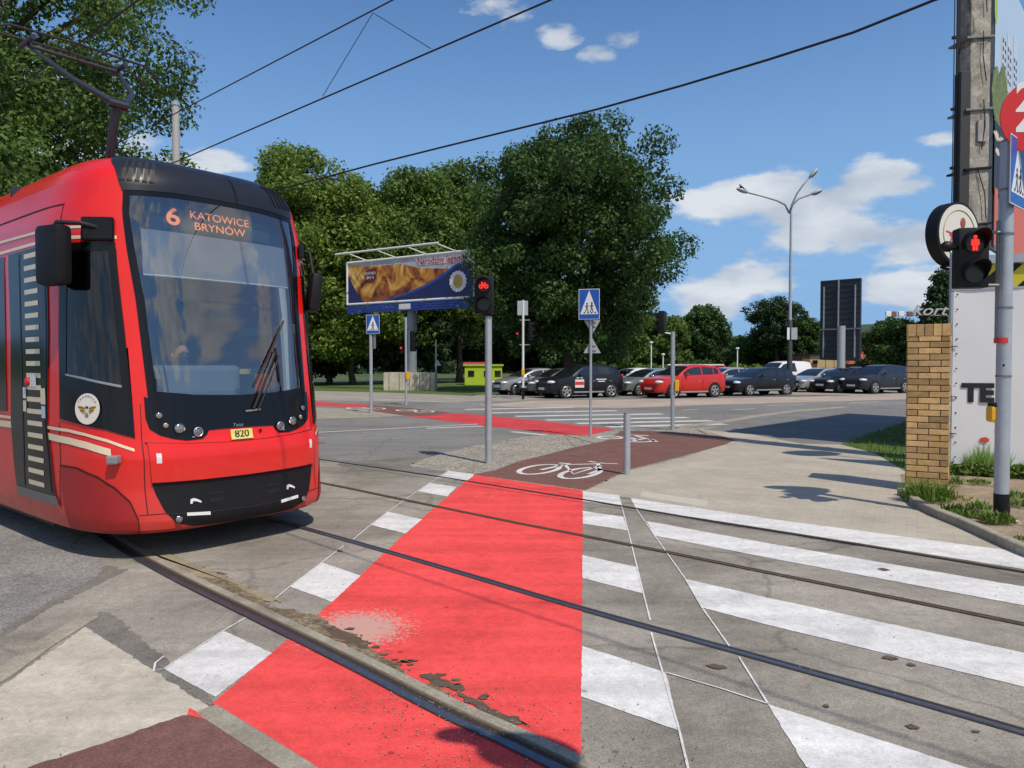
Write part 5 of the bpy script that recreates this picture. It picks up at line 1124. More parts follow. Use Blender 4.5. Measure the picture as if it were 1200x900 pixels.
# ------------------------------------------------------------ cars
m_tyre = mat('tyre_rubber', (.015, .015, .015), .8); m_rimm = mat('alloy_rim', (.5, .5, .5), .3, .7)
m_glassd = mat('car_glass', (.012, .016, .02), .05, 0, spec=1.0); m_plate = mat('white_plate', (.7, .7, .68), .5)
m_hl = mat('headlight_glass', (.82, .86, .9), .12, .2); m_tail = mat('tail_light_red', (.4, .01, .01), .2); m_arch = mat('wheel_arch_black', (.008, .008, .008), .9)
PROF = {
 'suv': dict(L=4.4, H=1.66, W=.92, top=[(0, .50), (.02, .72), (.10, .88), (.35, .97), (.85, 1.05), (1.15, 1.10), (1.55, 1.36), (1.95, 1.57), (2.4, 1.645), (3.0, 1.66), (3.55, 1.62), (3.9, 1.52), (4.15, 1.25), (4.33, 1.02), (4.40, .7)], belt=[(1.0, 1.04), (4.1, 1.12)], cowl=1.13, ws=2.0, rear=3.75, wb=(.88, 3.50), r=.35),
 'hatch': dict(L=4.05, H=1.47, W=.86, top=[(0, .45), (.02, .62), (.12, .77), (.4, .86), (.85, .94), (1.05, .98), (1.5, 1.22), (1.95, 1.40), (2.4, 1.465), (2.9, 1.46), (3.4, 1.38), (3.75, 1.18), (3.95, .95), (4.05, .6)], belt=[(.95, .93), (3.8, 1.0)], cowl=1.02, ws=1.95, rear=3.4, wb=(.78, 3.28), r=.31),
 'wagon': dict(L=4.5, H=1.52, W=.88, top=[(0, .45), (.02, .65), (.12, .80), (.5, .90), (1.0, .97), (1.2, 1.0), (1.65, 1.25), (2.1, 1.44), (2.6, 1.51), (3.4, 1.50), (3.95, 1.43), (4.25, 1.15), (4.42, .95), (4.5, .6)], belt=[(1.1, .95), (4.3, 1.0)], cowl=1.18, ws=2.1, rear=3.95, wb=(.86, 3.56), r=.32),
 'van': dict(L=4.5, H=1.9, W=.91, top=[(0, .5), (.02, .75), (.10, .92), (.4, 1.05), (.75, 1.15), (.95, 1.22), (1.35, 1.55), (1.75, 1.80), (2.2, 1.88), (3.0, 1.9), (4.0, 1.88), (4.35, 1.82), (4.46, 1.2), (4.5, .6)], belt=[(.9, 1.12), (4.4, 1.16)], cowl=.98, ws=1.75, rear=4.2, wb=(.85, 3.6), r=.33)}
def interp(tab, x):
    return tlerp(tab, x)
def make_car(kind, paint, label, loc, heading, nm='parked_car', cat='car', mods=None, group='cars parked across the road'):
    p = dict(PROF[kind]); L, W = p['L'], p['W']
    if mods: p.update(mods)
    root = thing(nm, (loc[0], loc[1], loc[2] if len(loc) > 2 else 0.004), label, cat, group, rz=math.atan2(heading[1], heading[0])+PI)
    # local: x from nose (0) to tail (L), centred at L/2
    wtab = [(0, W*.62), (.03, W*.74), (.12, W*.86), (.4, W*.955), (.9, W), (L-.8, W), (L-.3, W*.95), (L-.06, W*.86), (L, W*.72)]
    def ztop(x): return interp(p['top'], x)*1.0
    def zbelt(x): return min(interp(p['belt'], x), ztop(x)-.035)
    def sec(x):
        w = interp(wtab, x); zt = ztop(x); zb_ = zbelt(x); gh = max(0, zt-zb_-.04); wg = w*.955-.36*gh
        lo = .24 if .3 < x < L-.3 else .28
        return [(0, lo), (w*.9, lo), (w*.97, lo+.12), (w, .62), (w*.985, max(.66, zb_-.10)), (w*.955, zb_), (wg, max(zb_+.005, zt-.07)), (wg-.06, max(zb_+.01, zt-.022)), (wg*.55, zt-.003), (0, zt)]
    xs = sorted(set([0, .02, .06, .12, .2, .3, .42, .6, .8, 1.0, 1.1, 1.2, 1.3, 1.45, 1.6, 1.75, 1.9, 2.0, 2.15, 2.35, 2.6, 2.9, 3.2, 3.45, 3.6, 3.75, 3.9]+[L-.45, L-.35, L-.25, L-.15, L-.08, L-.03, L])); xs = [x for x in xs if x <= L]
    mb = MB(); vs = []; 
    for x in xs:
        s = sec(x); full = [(y, z) for y, z in s]+[(-y, z) for y, z in s[-2:0:-1]]
        vs += [(x-L/2, y, z) for y, z in full]
    k = len(full); fs = [(i*k+j, i*k+(j+1) % k, (i+1)*k+(j+1) % k, (i+1)*k+j) for i in range(len(xs)-1) for j in range(k)]
    fs += [tuple(range(k)), tuple(range(len(xs)*k-1, (len(xs)-1)*k-1, -1))]
    body = mb.add(vs, fs).build('body', paint, root, smooth=38)
    # side windows
    xc, xw, xr = p['cowl'], p['ws'], p['rear']
    xm = (xw+xr)/2-.15
    for sg in (1, -1):
        for (a, b_) in ((xc+.42, xm-.03), (xm+.05, xr-.28 if kind in ('suv', 'hatch') else xr-.5), ((xr-.22, xr+.08) if kind in ('suv', 'hatch') else (xr-.42, xr+.05))):
            if kind == 'van' and a > xm: continue
            A_ = []; B_ = []
            for i in range(9):
                x = a+(b_-a)*i/8; s = sec(x); (w0, z0), (w1, z1) = s[5], s[6]
                if z1-z0 < .07: continue
                f0 = .06/(z1-z0); f1 = max(f0+.05, 1-.05/(z1-z0))
                A_.append((x-L/2, sg*(w0+(w1-w0)*f0+.006), z0+(z1-z0)*f0)); B_.append((x-L/2, sg*(w0+(w1-w0)*f1+.006), z0+(z1-z0)*f1))
            if len(A_) > 2: MB().strip(A_, B_).build('side_window', m_glassd, root, recalc=False)
        # wheels
        for wx in p['wb']:
            w = interp(wtab, wx); r = p['r']; c = Vector((wx-L/2, sg*(w-.10), r))
            MB().tube([(c.x, sg*(w-.30), r+.02), (c.x, sg*(w+.003), r+.02)], r*1.13, 26).build('wheel_arch', m_arch, root)
            wh = MB().tube([(c.x, sg*(w-.2), r), (c.x, sg*(w-.01), r), (c.x, sg*(w+.012), r)], [r, r, r*.94], 26).build('wheel', m_tyre, root, smooth=40)
            rm = MB(); rm.tube([(c.x, sg*(w-.0), r), (c.x, sg*(w+.017), r)], r*.22, 12)
            for s5 in range(5):
                a = 2*PI*s5/5+.3; rm.prism([(c.x+r*(.1*math.cos(a+q)), sg*(w+.014), r+r*.1*math.sin(a+q)) for q in (1.5, -1.5)]+[(c.x+r*.68*math.cos(a+q), sg*(w+.014), r+r*.68*math.sin(a+q)) for q in (-.2, .2)], (0, sg*.006, 0))
            rm.tube([(c.x+r*.68*math.cos(q), sg*(w+.012), r+r*.68*math.sin(q)) for q in [2*PI*j/22 for j in range(23)]], r*.05, 6)
            rm.build('rim', m_rimm, wh)
        # lamps, mirror, handles, sill
        x0 = .10; P_ = []
        MB().ell((.20-L/2, sg*W*.69, ztop(.12)-.09), (.24, W*.24, .085), Matrix.Rotation(sg*-.42, 3, 'Z'), 14, 8).build('headlight', m_hl, root, smooth=True)
        MB().ell((.11-L/2, sg*W*.62, .44), (.06, .07, .05), None, 10, 6).build('fog_lamp', m_hl, root, smooth=True)
        MB().ell((L-.12-L/2, sg*W*.80, ztop(L-.2)-.12 if kind != 'van' else 1.1), (.09, .1, .12 if kind != 'van' else .25), None, 10, 6).build('tail_light', m_tail, root, smooth=True)
        zmir = interp(p['belt'], xc+.5)+.10
        MB().ell((xc+.52-L/2, sg*(W+.07), zmir), (.07, .10, .075), None, 12, 8).build('mirror', paint, root, smooth=True)
        for hx in (xm-.25, min(xr-.25, xm+.75)): MB().box((hx-L/2, sg*(W*.99+.006), .84), (.16, .025, .03), bev=.008).build('door_handle', m_rimm if kind != 'van' else m_arch, root)
        MB().box((L*.5-L/2, sg*(W*.965), .30), (p['wb'][1]-p['wb'][0]-.85, .06, .07), bev=.01).build('sill', m_rimm if kind == 'suv' or kind == 'wagon' else m_arch, root)
        for dx in (xm, xc+.30):
            MB().box((dx-L/2, sg*(W+.0005), .66), (.012, .006, .5)).build('door_gap', m_arch, root)
    # windshield and rear window
    for (a, b_, nm_) in ((xc+.03, xw-.04, 'windshield'), (xr+.06, L-.28, 'rear_window')):
        rows = []
        for i in range(7):
            x = a+(b_-a)*i/6; s = sec(x); wg = min(s[6][0], s[5][0])-.045; zt = s[9][1]
            d = (ztop(x+.02)-ztop(x-.02))/.04; n_ = Vector((-d, 0, 1)).normalized()*.010
            rows.append([(x-L/2+n_.x, wg*q, zt-.028*abs(q)**3+n_.z) for q in (-1, -.8, -.5, 0, .5, .8, 1)])
        g = MB(); g.add([v for r_ in rows for v in r_], [(i*7+j, i*7+j+1, (i+1)*7+j+1, (i+1)*7+j) for i in range(6) for j in range(6)]); g.build(nm_, m_glassd, root, recalc=False)
    # face of the car
    MB().box((.045-L/2, 0, .62), (.06, W*.95, .14), bev=.02).build('grille', m_arch, root); MB().box((.04-L/2, 0, .34), (.08, W*1.15, .13), bev=.02).build('lower_intake', m_arch, root)
    MB().box((.0-L/2, 0, .47), (.03, .52, .11)).build('number_plate', m_plate, root)
    MB().box((L-L/2, 0, .62), (.03, .52, .11)).build('number_plate', m_plate, root)
    MB().box((0, 0, .27), (L-.4, W*1.7, .1)).build('underbody', m_arch, root)
    return root
def paint(name, col, metal=0.): return mat('paint_'+name, col, .28, metal, coat=.12 if max(col) < .06 else .55, spec=.4)
HD = (-.888, -.46)
pk = {'black': paint('black', (.012, .014, .018)), 'navy': paint('navy', (.012, .018, .045)), 'silver': paint('silver', (.42, .43, .44), .5), 'grey': paint('grey', (.13, .14, .145), .4), 'red': paint('red', (.55, .02, .012)), 'white': paint('white', (.72, .72, .72)), 'greeng': paint('greenish_silver', (.30, .34, .33), .5), 'dark': paint('dark_grey', (.03, .034, .042), .2)}
def carat(px, Y): return ((px-600)/850*Y, Y)
make_car('hatch', pk['silver'], 'silver hatchback, leftmost of the parked row, behind the white pole', carat(620, 40.6), HD)
make_car('hatch', pk['grey'], 'dark silver hatchback half hidden by the black suv with door sticker', carat(652, 39.4), HD)
c3 = make_car('suv', pk['black'], 'black suv with a red and white sticker on its front door', carat(679, 36.6), HD)
# door sticker and lettering on the black suv (its left side faces the camera)
def onside(root, kind, x, z, w, h, m, name, side=1):
    L, W = PROF[kind]['L'], PROF[kind]['W']; return MB().box((x-L/2, side*(W+.006), z), (w, .006, h)).build(name, m, root)
SD = -1
onside(c3, 'suv', 1.62, .72, .52, .40, m_plate, 'door_sticker', SD); onside(c3, 'suv', 1.62, .73, .50, .16, m_redtape, 'door_sticker', SD*1.004)
for (xx, zz, ww) in ((2.9, .92, .62), (2.9, .82, .42), (1.62, 1.0, .35)): onside(c3, 'suv', xx, zz, ww, .05, m_plate, 'side_lettering', SD)
make_car('hatch', pk['white'], 'white hatchback behind the rear of the black stickered suv', carat(738, 44.0), HD)
make_car('hatch', pk['greeng'], 'silver green hatchback with its nose left of the red suv', carat(760, 39.8), HD, mods=dict(H=1.6))
make_car('hatch', pk['navy'], 'dark blue hatchback between the silver green hatchback and the red suv', carat(788, 42.8), HD)
make_car('suv', pk['red'], 'bright red suv parked behind the signal pole', carat(800, 36.8), HD)
make_car('wagon', pk['silver'], 'silver estate car behind the tail of the red suv', carat(846, 43.0), HD, mods=dict(H=1.6))
make_car('wagon', pk['black'], 'black estate car in front of the white van, right of the red suv', carat(887, 39.6), HD)
make_car('van', pk['white'], 'white van behind the black estate car and lamp post', carat(915, 47.5), HD, cat='van')
make_car('hatch', pk['silver'], 'small silver car right of the lamp post', carat(957, 44.5), HD)
make_car('hatch', pk['silver'], 'silver roof glimpsed between the white van and the small silver car', carat(950, 51), HD)
make_car('hatch', pk['black'], 'black hatchback left of the dark suv beside the brick pillar', carat(988, 43.4), HD)
make_car('suv', pk['dark'], 'dark blue-black suv next to the brick pillar', carat(1027, 42.3), HD)
make_car('suv', pk['navy'], 'dark car half hidden by the brick pillar', carat(1072, 47), HD)
make_car('wagon', pk['dark'], 'dark estate car behind the two black cars on the right', carat(1003, 50.5), HD)

# ------------------------------------------------------------ trees
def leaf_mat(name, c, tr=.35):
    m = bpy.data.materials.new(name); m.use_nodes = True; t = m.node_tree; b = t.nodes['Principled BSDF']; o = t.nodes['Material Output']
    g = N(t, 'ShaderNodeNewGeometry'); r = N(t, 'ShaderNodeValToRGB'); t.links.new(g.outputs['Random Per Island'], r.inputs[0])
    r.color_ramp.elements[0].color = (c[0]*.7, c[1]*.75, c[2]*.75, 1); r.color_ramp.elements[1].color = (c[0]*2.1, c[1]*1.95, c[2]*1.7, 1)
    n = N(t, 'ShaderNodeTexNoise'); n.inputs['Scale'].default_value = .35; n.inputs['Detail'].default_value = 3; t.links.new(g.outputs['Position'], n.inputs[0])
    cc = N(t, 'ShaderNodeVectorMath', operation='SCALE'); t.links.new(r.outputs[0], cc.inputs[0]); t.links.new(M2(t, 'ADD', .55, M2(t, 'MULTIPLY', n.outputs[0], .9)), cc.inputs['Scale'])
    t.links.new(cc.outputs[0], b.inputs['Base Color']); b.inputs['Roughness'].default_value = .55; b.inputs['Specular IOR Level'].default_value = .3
    ts = N(t, 'ShaderNodeBsdfTranslucent'); t.links.new(cc.outputs[0], ts.inputs[0]); mx_ = N(t, 'ShaderNodeMixShader'); mx_.inputs[0].default_value = tr
    t.links.new(b.outputs[0], mx_.inputs[1]); t.links.new(ts.outputs[0], mx_.inputs[2]); t.links.new(mx_.outputs[0], o.inputs[0]); return m
m_bark = mat('bark', (.07, .052, .038), .9, var=.3, vscale=6)
def leaves(name, centers, radii, n, size, m, parent, org, seed, flat=.8, droop=0.):
    """leaf blades spread over the shells of many clumps; each leaf a folded quad of its own"""
    rg = np.random.default_rng(seed); k = len(centers); C_ = np.array(centers); R_ = np.array(radii)
    w = R_**2; idx = rg.choice(k, n, p=w/w.sum())
    d = rg.normal(size=(n, 3)); d /= np.linalg.norm(d, axis=1)[:, None]
    rad = R_[idx]*np.clip(rg.normal(.92, .20, n), .25, 1.35)
    pos = C_[idx]+d*rad[:, None]*np.array([1, 1, flat]); pos[:, 2] -= droop*rg.random(n)
    nrm = d+rg.normal(scale=.75, size=(n, 3)); nrm[:, 2] += .35; nrm /= np.linalg.norm(nrm, axis=1)[:, None]
    a = rg.normal(size=(n, 3)); a -= (a*nrm).sum(1)[:, None]*nrm; a /= np.linalg.norm(a, axis=1)[:, None]; b_ = np.cross(nrm, a)
    s = size*rg.uniform(.55, 1.35, n)[:, None]
    v = np.stack([pos-a*s, pos-b_*s*.55+nrm*s*.12, pos+a*s, pos+b_*s*.55+nrm*s*.12], 1).reshape(-1, 3)-np.array(org)
    me = bpy.data.meshes.new(name); me.vertices.add(4*n); me.vertices.foreach_set('co', v.ravel().astype(np.float32)); me.loops.add(4*n); me.polygons.add(n)
    me.loops.foreach_set('vertex_index', np.arange(4*n, dtype=np.int32)); me.polygons.foreach_set('loop_start', np.arange(0, 4*n, 4, dtype=np.int32)); me.update(calc_edges=True); me.validate()
    me.materials.append(m); ob = bpy.data.objects.new(name, me); COL.objects.link(ob)
    if parent: ob.parent = parent
    return ob
def tree(label, base, H, R, zb, m, n=16000, size=.2, clumps=60, seed=1, shape='round', trunk=.3, group='trees behind the car park', nm='broadleaf_tree', cr=(.16, .30), lean=0.):
    base = Vector(base); clumps = int(clumps*1.9); t = thing(nm, base, label, 'tree', group); rg = random.Random(seed)
    zc = (H+zb)/2; rz_ = (H-zb)/2; cs = []; rs2 = []
    tries = 0
    while len(cs) < clumps and tries < 4000:
        tries += 1
        x, y, z = rg.uniform(-1, 1), rg.uniform(-1, 1), rg.uniform(-1, 1); q = x*x+y*y+z*z
        if q > 1 or q < .10: continue
        if shape == 'cone': f = max(.12, 1-(z+1)/2*.85); x *= f; y *= f
        if shape == 'tall' and z > 0: x *= 1-.35*z; y *= 1-.35*z
        if shape == 'dome' and z < -.2: z = -.2-(z+.2)*-.9
        r = R*rg.uniform(*cr)*.72; ln_ = math.sqrt(q)
        k = (1-.5*r/R)*(.80+.5*mnoise.noise(Vector((x/ln_*1.6+seed*7.3, y/ln_*1.6, z/ln_*1.6)))+.25*mnoise.noise(Vector((x/ln_*4+seed, y/ln_*4, z/ln_*4)))+.12)
        cs.append((base.x+x*R*k+lean*(z+1)*.5, base.y+y*R*k, zc+z*(rz_-r*.6)*(1+.35*(k-.9)))); rs2.append(r)
    tk = MB(); rg2 = random.Random(seed+9)
    tk.tube([base+Vector((0, 0, -.1)), base+Vector((.1, 0, zb*.5)), base+Vector((-.05+lean*.2, .1, zb+.3)), base+Vector((lean*.5, 0, zc)), base+Vector((lean*.8, 0, H*.85))], [trunk*1.3, trunk, trunk*.85, trunk*.5, trunk*.12], 10)
    trunk_o = tk.build('trunk', m_bark, t, base, smooth=True)
    for i in rg2.sample(range(len(cs)), min(14, len(cs))):
        c_ = Vector(cs[i]); z0 = max(zb*.6, min(c_.z-1, zc)); s = base+Vector((0, 0, z0)); mid = s.lerp(c_, .5)+Vector((0, 0, -.15*R*.3))
        MB().tube([s, mid, c_], [trunk*.4, trunk*.22, trunk*.07], 6).build('limb', m_bark, trunk_o, base, smooth=True)
    leaves('crown', cs, rs2, n, size, m, t, base, seed)
    return t
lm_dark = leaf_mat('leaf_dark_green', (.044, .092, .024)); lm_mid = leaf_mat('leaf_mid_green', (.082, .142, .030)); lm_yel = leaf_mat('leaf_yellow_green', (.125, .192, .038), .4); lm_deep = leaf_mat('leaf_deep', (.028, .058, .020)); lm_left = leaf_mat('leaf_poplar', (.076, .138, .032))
def at(px, Y): return ((px-600)/850*Y, Y, 0)
# big tree over the tram
tree('big leafy tree rising behind the tram at the far left', (-18.3, 23.0, 0), 18, 8.2, 3.2, lm_left, 150000, .088, 170, 3, trunk=.45, group=None, cr=(.09, .20))
# central dark tree
tree('large dark green tree overhanging the billboard, tallest in the middle', at(668, 45), 17.2, 7.3, 1.2, lm_dark, 120000, .125, 190, 7, trunk=.42, group=None, cr=(.10, .22))
GR_ = 'trees behind the billboard'
tree('yellow-green tree just right of the tram roof, first of the row', at(352, 58), 19.6, 6.4, .6, lm_yel, 70000, .17, 150, 11, 'tall', group=GR_)
tree('yellow-green tree directly above the left half of the billboard', at(412, 60), 18.6, 5.9, .6, lm_yel, 62000, .17, 140, 12, 'tall', group=GR_)
tree('mid-green tree above the right half of the billboard', at(480, 63), 19.2, 6.2, 2.6, lm_mid, 62000, .17, 140, 13, 'tall', group=GR_)
tree('mid-green tree squeezed between the billboard trees and the big dark tree', at(538, 67), 20.5, 6.2, 2.8, lm_mid, 52000, .17, 130, 14, 'tall', group=GR_)
tree('tree partly hidden by the tram mirror', at(300, 62), 16.5, 5.8, .6, lm_yel, 30000, .18, 100, 15, 'tall', group=GR_)
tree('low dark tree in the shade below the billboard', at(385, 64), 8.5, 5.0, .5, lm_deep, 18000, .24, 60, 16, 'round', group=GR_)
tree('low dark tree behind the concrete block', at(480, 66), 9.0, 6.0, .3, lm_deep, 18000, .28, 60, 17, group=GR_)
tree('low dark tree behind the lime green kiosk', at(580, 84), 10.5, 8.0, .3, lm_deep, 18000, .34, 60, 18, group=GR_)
tree('dark tree behind the black stickered suv', at(655, 78), 10, 7.5, .3, lm_deep, 16000, .32, 60, 19, group=GR_)
tree('shaded tree left of the red parked suv', at(735, 74), 8.5, 4.6, .4, lm_mid, 14000, .26, 50, 20, group=GR_)
tree('deep green tree beyond the left road, next to the tram', at(335, 66), 10, 6.0, .4, lm_deep, 16000, .24, 60, 21, group=GR_)
tree('distant tree visible to the left of the tram over the road', at(200, 60), 13, 7.0, 1, lm_mid, 16000, .3, 60, 22, group=GR_)
GR_ = 'trees beyond the car park'
tree('round dark tree above the silver estate car', at(825, 80), 8.6, 3.2, 1, lm_dark, 22000, .16, 90, 31, group=GR_)
tree('bushy green tree right behind the signal head above the red suv', at(780, 76), 7.2, 3.0, .8, lm_mid, 16000, .17, 70, 32, group=GR_)
tree('flat-topped spreading tree behind the street lamp', at(910, 84), 9.9, 3.9, 3.2, lm_deep, 15000, .15, 80, 33, 'dome', group=GR_, cr=(.13, .24))
tree('low bushy tree under the spreading tree', at(905, 88), 6.2, 5.4, .4, lm_dark, 20000, .19, 80, 34, group=GR_)
tree('round tree between the spreading tree and the dark panel', at(946, 82), 7.4, 2.5, .8, lm_dark, 16000, .15, 70, 35, group=GR_)
tree('small pale tree between the round tree and the spreading tree', at(860, 100), 5.6, 3.6, .4, leaf_mat('leaf_pale', (.10, .13, .06)), 9000, .26, 40, 36, group=GR_)
tree('dark tree behind the red roof and brick pillar', at(1052, 62), 6.0, 3.0, .5, lm_dark, 22000, .15, 80, 37, group=GR_)
tree('tall dark tree between the brick pillar and the banner frame', at(1105, 58), 9.8, 3.2, 1, lm_deep, 22000, .14, 90, 38, 'cone', group=GR_)
tree('small tree right of the dark panel', at(1024, 90), 5.6, 3.2, .4, lm_mid, 9000, .24, 40, 39, group=GR_)
tree('broad tree behind the banner', at(1170, 60), 9, 4.5, 1, lm_deep, 12000, .25, 50, 40, group=GR_)
for i, (px, Y, w, h) in enumerate([(760, 66, 3.0, 1.8), (812, 72, 3.5, 2.2), (868, 74, 3.2, 2.0), (968, 66, 3.0, 1.4), (1000, 64, 3.0, 1.6), (925, 72, 3.0, 2.2), (1030, 66, 3.4, 2.4), (700, 66, 3, 2)]):
    b_ = at(px, Y); t = thing('shrub', b_, ['low shrub right of the sign pole behind the white car', 'shrub behind the roof of the red suv', 'shrub behind the silver estate roof', 'trimmed green shrub in front of the dark panel post', 'green shrub right of the dark panel post', 'shrub left of the cream building', 'shrub under the red roof', 'shrub behind the stickered suv roof'][i], 'shrub', 'shrubs beyond the car park')
    rg = random.Random(50+i); cs = [(b_[0]+rg.uniform(-w/2, w/2), b_[1]+rg.uniform(-.8, .8), rg.uniform(.4, h*.75)) for _ in range(18)]
    leaves('foliage', cs, [rg.uniform(.35, .7)*h*.45 for _ in cs], 3500, .14, [lm_mid, lm_dark, lm_yel][i % 3], t, b_, 70+i)
# distant hills as terrain
m_hill = ground_mat('wooded_hills', (.03, .06, .03), (.065, .10, .05), (.006, .6), .4, 0, fine=.25)
vs = []; na, nr = 90, 14
for j in range(nr+1):
    r = 420+900*j/nr
    for i in range(na+1):
        a = math.radians(-75+150*i/na); x = r*math.sin(a); y = r*math.cos(a)
        k = math.sin(min(1, j/9)*PI/2); hgt = (30+16*mnoise.noise(Vector((a*3.1, 1.7, 0)))+9*mnoise.noise(Vector((a*9, 4, j*.2))))*k+(18*max(0, math.sin(a*2.3+.2)))*k
        vs.append((x, y, -1+hgt))
tag(MB().add(vs, [(j*(na+1)+i, j*(na+1)+i+1, (j+1)*(na+1)+i+1, (j+1)*(na+1)+i) for j in range(nr) for i in range(na)]).build('hills', m_hill, smooth=True, recalc=False), kind='structure')
# far belt of woods
cs = []; rr2 = []; rg = random.Random(77)
for i in range(420):
    a = math.radians(rg.uniform(-48, 52)); r = rg.uniform(140, 240); cs.append((r*math.sin(a), r*math.cos(a), rg.uniform(.5, 4.2))); rr2.append(rg.uniform(2.2, 4.2))
tag(leaves('woods', cs, rr2, 60000, .75, leaf_mat('leaf_far_woods', (.04, .07, .032)), None, (0, 0, 0), 5), 'dark wooded belt beyond the car park below the hills', 'woods', None, 'stuff')

# ------------------------------------------------------------ buildings and far furniture
def hull(root, o, c, d, m, name, rz=0, bev=0): return MB().box(c, d, rz=rz, bev=bev).build(name, m, root, o)
# lime kiosk
o = Vector(at(567, 61)); k_ = thing('kiosk', o, 'lime green kiosk with a pink roof under the trees', 'kiosk')
m_lime = mat('lime_wall', (.42, .58, .03), .6, var=.1); m_pink = mat('pink_roof', (.62, .06, .18), .6)
wl = hull(k_, o, (o.x, o.y, .78), (3.05, 2.4, 1.56), m_lime, 'wall')
hull(k_, o, (o.x, o.y, 1.63), (3.3, 2.6, .14), m_lime, 'eaves'); hull(k_, o, (o.x-.7, o.y-.2, 1.79), (1.9, 2.0, .18), m_pink, 'roof_sign')
for dx in (-1.0, .3, 1.2): hull(wl, o, (o.x+dx, o.y-1.205, .92), (.5, .04, .5), m_glassd, 'window')
# concrete block by the billboard foot
o = Vector(at(480, 47)); w_ = thing('concrete_wall', o, 'low pale concrete block under the billboard', 'wall')
hull(w_, o, (o.x, o.y+.6, .55), (3.3, 1.6, 1.2), m_slab, 'block')
for k in range(5): hull(w_, o, (o.x-1.3+k*.66, o.y-.205, .55), (.03, .02, 1.2), m_mortar, 'joint')
# main billboard
p0 = V3(407, 309, 50); p1 = V3(556, 295.5, 44.3); a0 = Vector((p0.x, p0.y, 0)); a1 = Vector((p1.x, p1.y, 0)); u_ = (a1-a0).normalized(); n_ = Vector((u_.y, -u_.x, 0)); LB = (a1-a0).length
z1 = 8.62; z0 = 5.78; o = a0+u_*LB*.5
bl = thing('billboard', o, 'beer advertising billboard on a single column above the blue crossing sign', 'billboard')
def BQ(u, z, off=0): return a0+u_*(u*LB)+Vector((0, 0, z0+(z1-z0)*z))+n_*off
back = MB().prism([BQ(0, 0, -.25), BQ(1, 0, -.25), BQ(1, 1, -.25), BQ(0, 1, -.25)], n_*.25).build('panel', m_white_pl, bl, o)
def bpoly(pts, m, nm, off): return MB().ngon([BQ(u, z, off) for u, z in pts]).build(nm, m, back, o, recalc=False)
bpoly([(0, 0), (1, 0), (1, 1), (0, 1)], mat('print_silver', (.45, .46, .5), .5, var=.25, vscale=2), 'printed_top', .004)
# amber swirl
am = bpy.data.materials.new('print_amber'); am.use_nodes = True; t_ = am.node_tree; b_ = t_.nodes['Principled BSDF']; g_ = N(t_, 'ShaderNodeNewGeometry'); nn_ = N(t_, 'ShaderNodeTexNoise'); nn_.inputs['Scale'].default_value = .75; nn_.inputs['Detail'].default_value = 5; nn_.inputs['Distortion'].default_value = 1.6
t_.links.new(g_.outputs['Position'], nn_.inputs[0]); rr_2 = N(t_, 'ShaderNodeValToRGB'); t_.links.new(nn_.outputs[0], rr_2.inputs[0]); e_ = rr_2.color_ramp.elements; e_[0].position = .33; e_[0].color = (.06, .02, .008, 1); e_[1].position = .7; e_[1].color = (.75, .55, .22, 1)
q_ = e_.new(.45); q_.color = (.38, .09, .015, 1); q_ = e_.new(.56); q_.color = (.6, .30, .03, 1); t_.links.new(rr_2.outputs[0], b_.inputs['Base Color']); b_.inputs['Roughness'].default_value = .5
bpoly([(0, .0), (.6, 0), (.95, .5), (.9, .62), (.8, .66), (.6, .72), (.45, .86), (.3, .86), (.15, .88), (.05, .93), (0, .9)], am, 'printed_golden_swirl', .010)
navy = mat('print_navy', (.012, .018, .10), .4)
bpoly([(0, 0), (.16, 0), (.10, .2), (.05, .45), (.02, .66), (0, .68)], navy, 'printed_navy_wave', .016)
bpoly([(.28, 0), (1, 0), (1, .72), (.93, .76), (.86, .66), (.76, .46), (.64, .28), (.5, .14)], navy, 'printed_navy_wave', .016)
bpoly([(.28, .0), (.5, .14), (.64, .28), (.76, .46), (.86, .66), (.93, .76), (.93, .80), (.85, .71), (.75, .51), (.63, .33), (.48, .17), (.24, .0)], mat('print_blue', (.03, .07, .32), .4), 'printed_blue_edge', .02)
bpoly([(.6, .78), (.98, .78), (.98, .98), (.55, .98)], mat('print_offwhite', (.62, .62, .66), .5), 'printed_text_field', .022)
text_on('Narodziny legendy', .62, BQ(.765, .865, .03), u_, (0, 0, 1), .003, bold=.004, sx=.83).build('billboard_lettering', mat('print_crimson', (.5, .03, .08), .5), back, o)
cc_ = BQ(.885, .36, .03); MB().prism([cc_+u_*(.62+.06*(k % 2))*math.cos(a)+Vector((0, 0, (.62+.06*(k % 2))*math.sin(a))) for k, a in enumerate([2*PI*j/32 for j in range(32)])], n_*.01).build('printed_crest', m_signw, back, o)
MB().prism([cc_+n_*.012+u_*.36*math.cos(a)+Vector((0, 0, .42*math.sin(a))) for a in [2*PI*j/20 for j in range(20)]], n_*.01).build('crest_shield', mat('print_gold', (.55, .35, .08), .5, var=.4, vscale=5), back, o)
MB().prism([BQ(.20+.045*math.cos(a), .66+.16*math.sin(a), .024) for a in [2*PI*j/20 for j in range(20)]], n_*.01).build('printed_badge', mat('print_maroon', (.14, .02, .015), .5), back, o)
for k, w in enumerate(('RETRO', 'PIWO')): pass
for zz in (.60, .70): text_on('KOTNO' if zz > .65 else 'BW 4', .27, BQ(.20, zz, .040), u_, (0, 0, 1), .002).build('badge_lettering', m_signw, back, o)
for (a_, b_2) in (((0, 0), (1, 0)), ((0, 1), (1, 1)), ((0, 0), (0, 1)), ((1, 0), (1, 1))): MB().tube([BQ(*a_, .0), BQ(*b_2, .0)], .085, 8).build('white_frame', m_white_pl, bl, o)
m_bluep = mat('blue_cladding', (.02, .05, .3), .5)
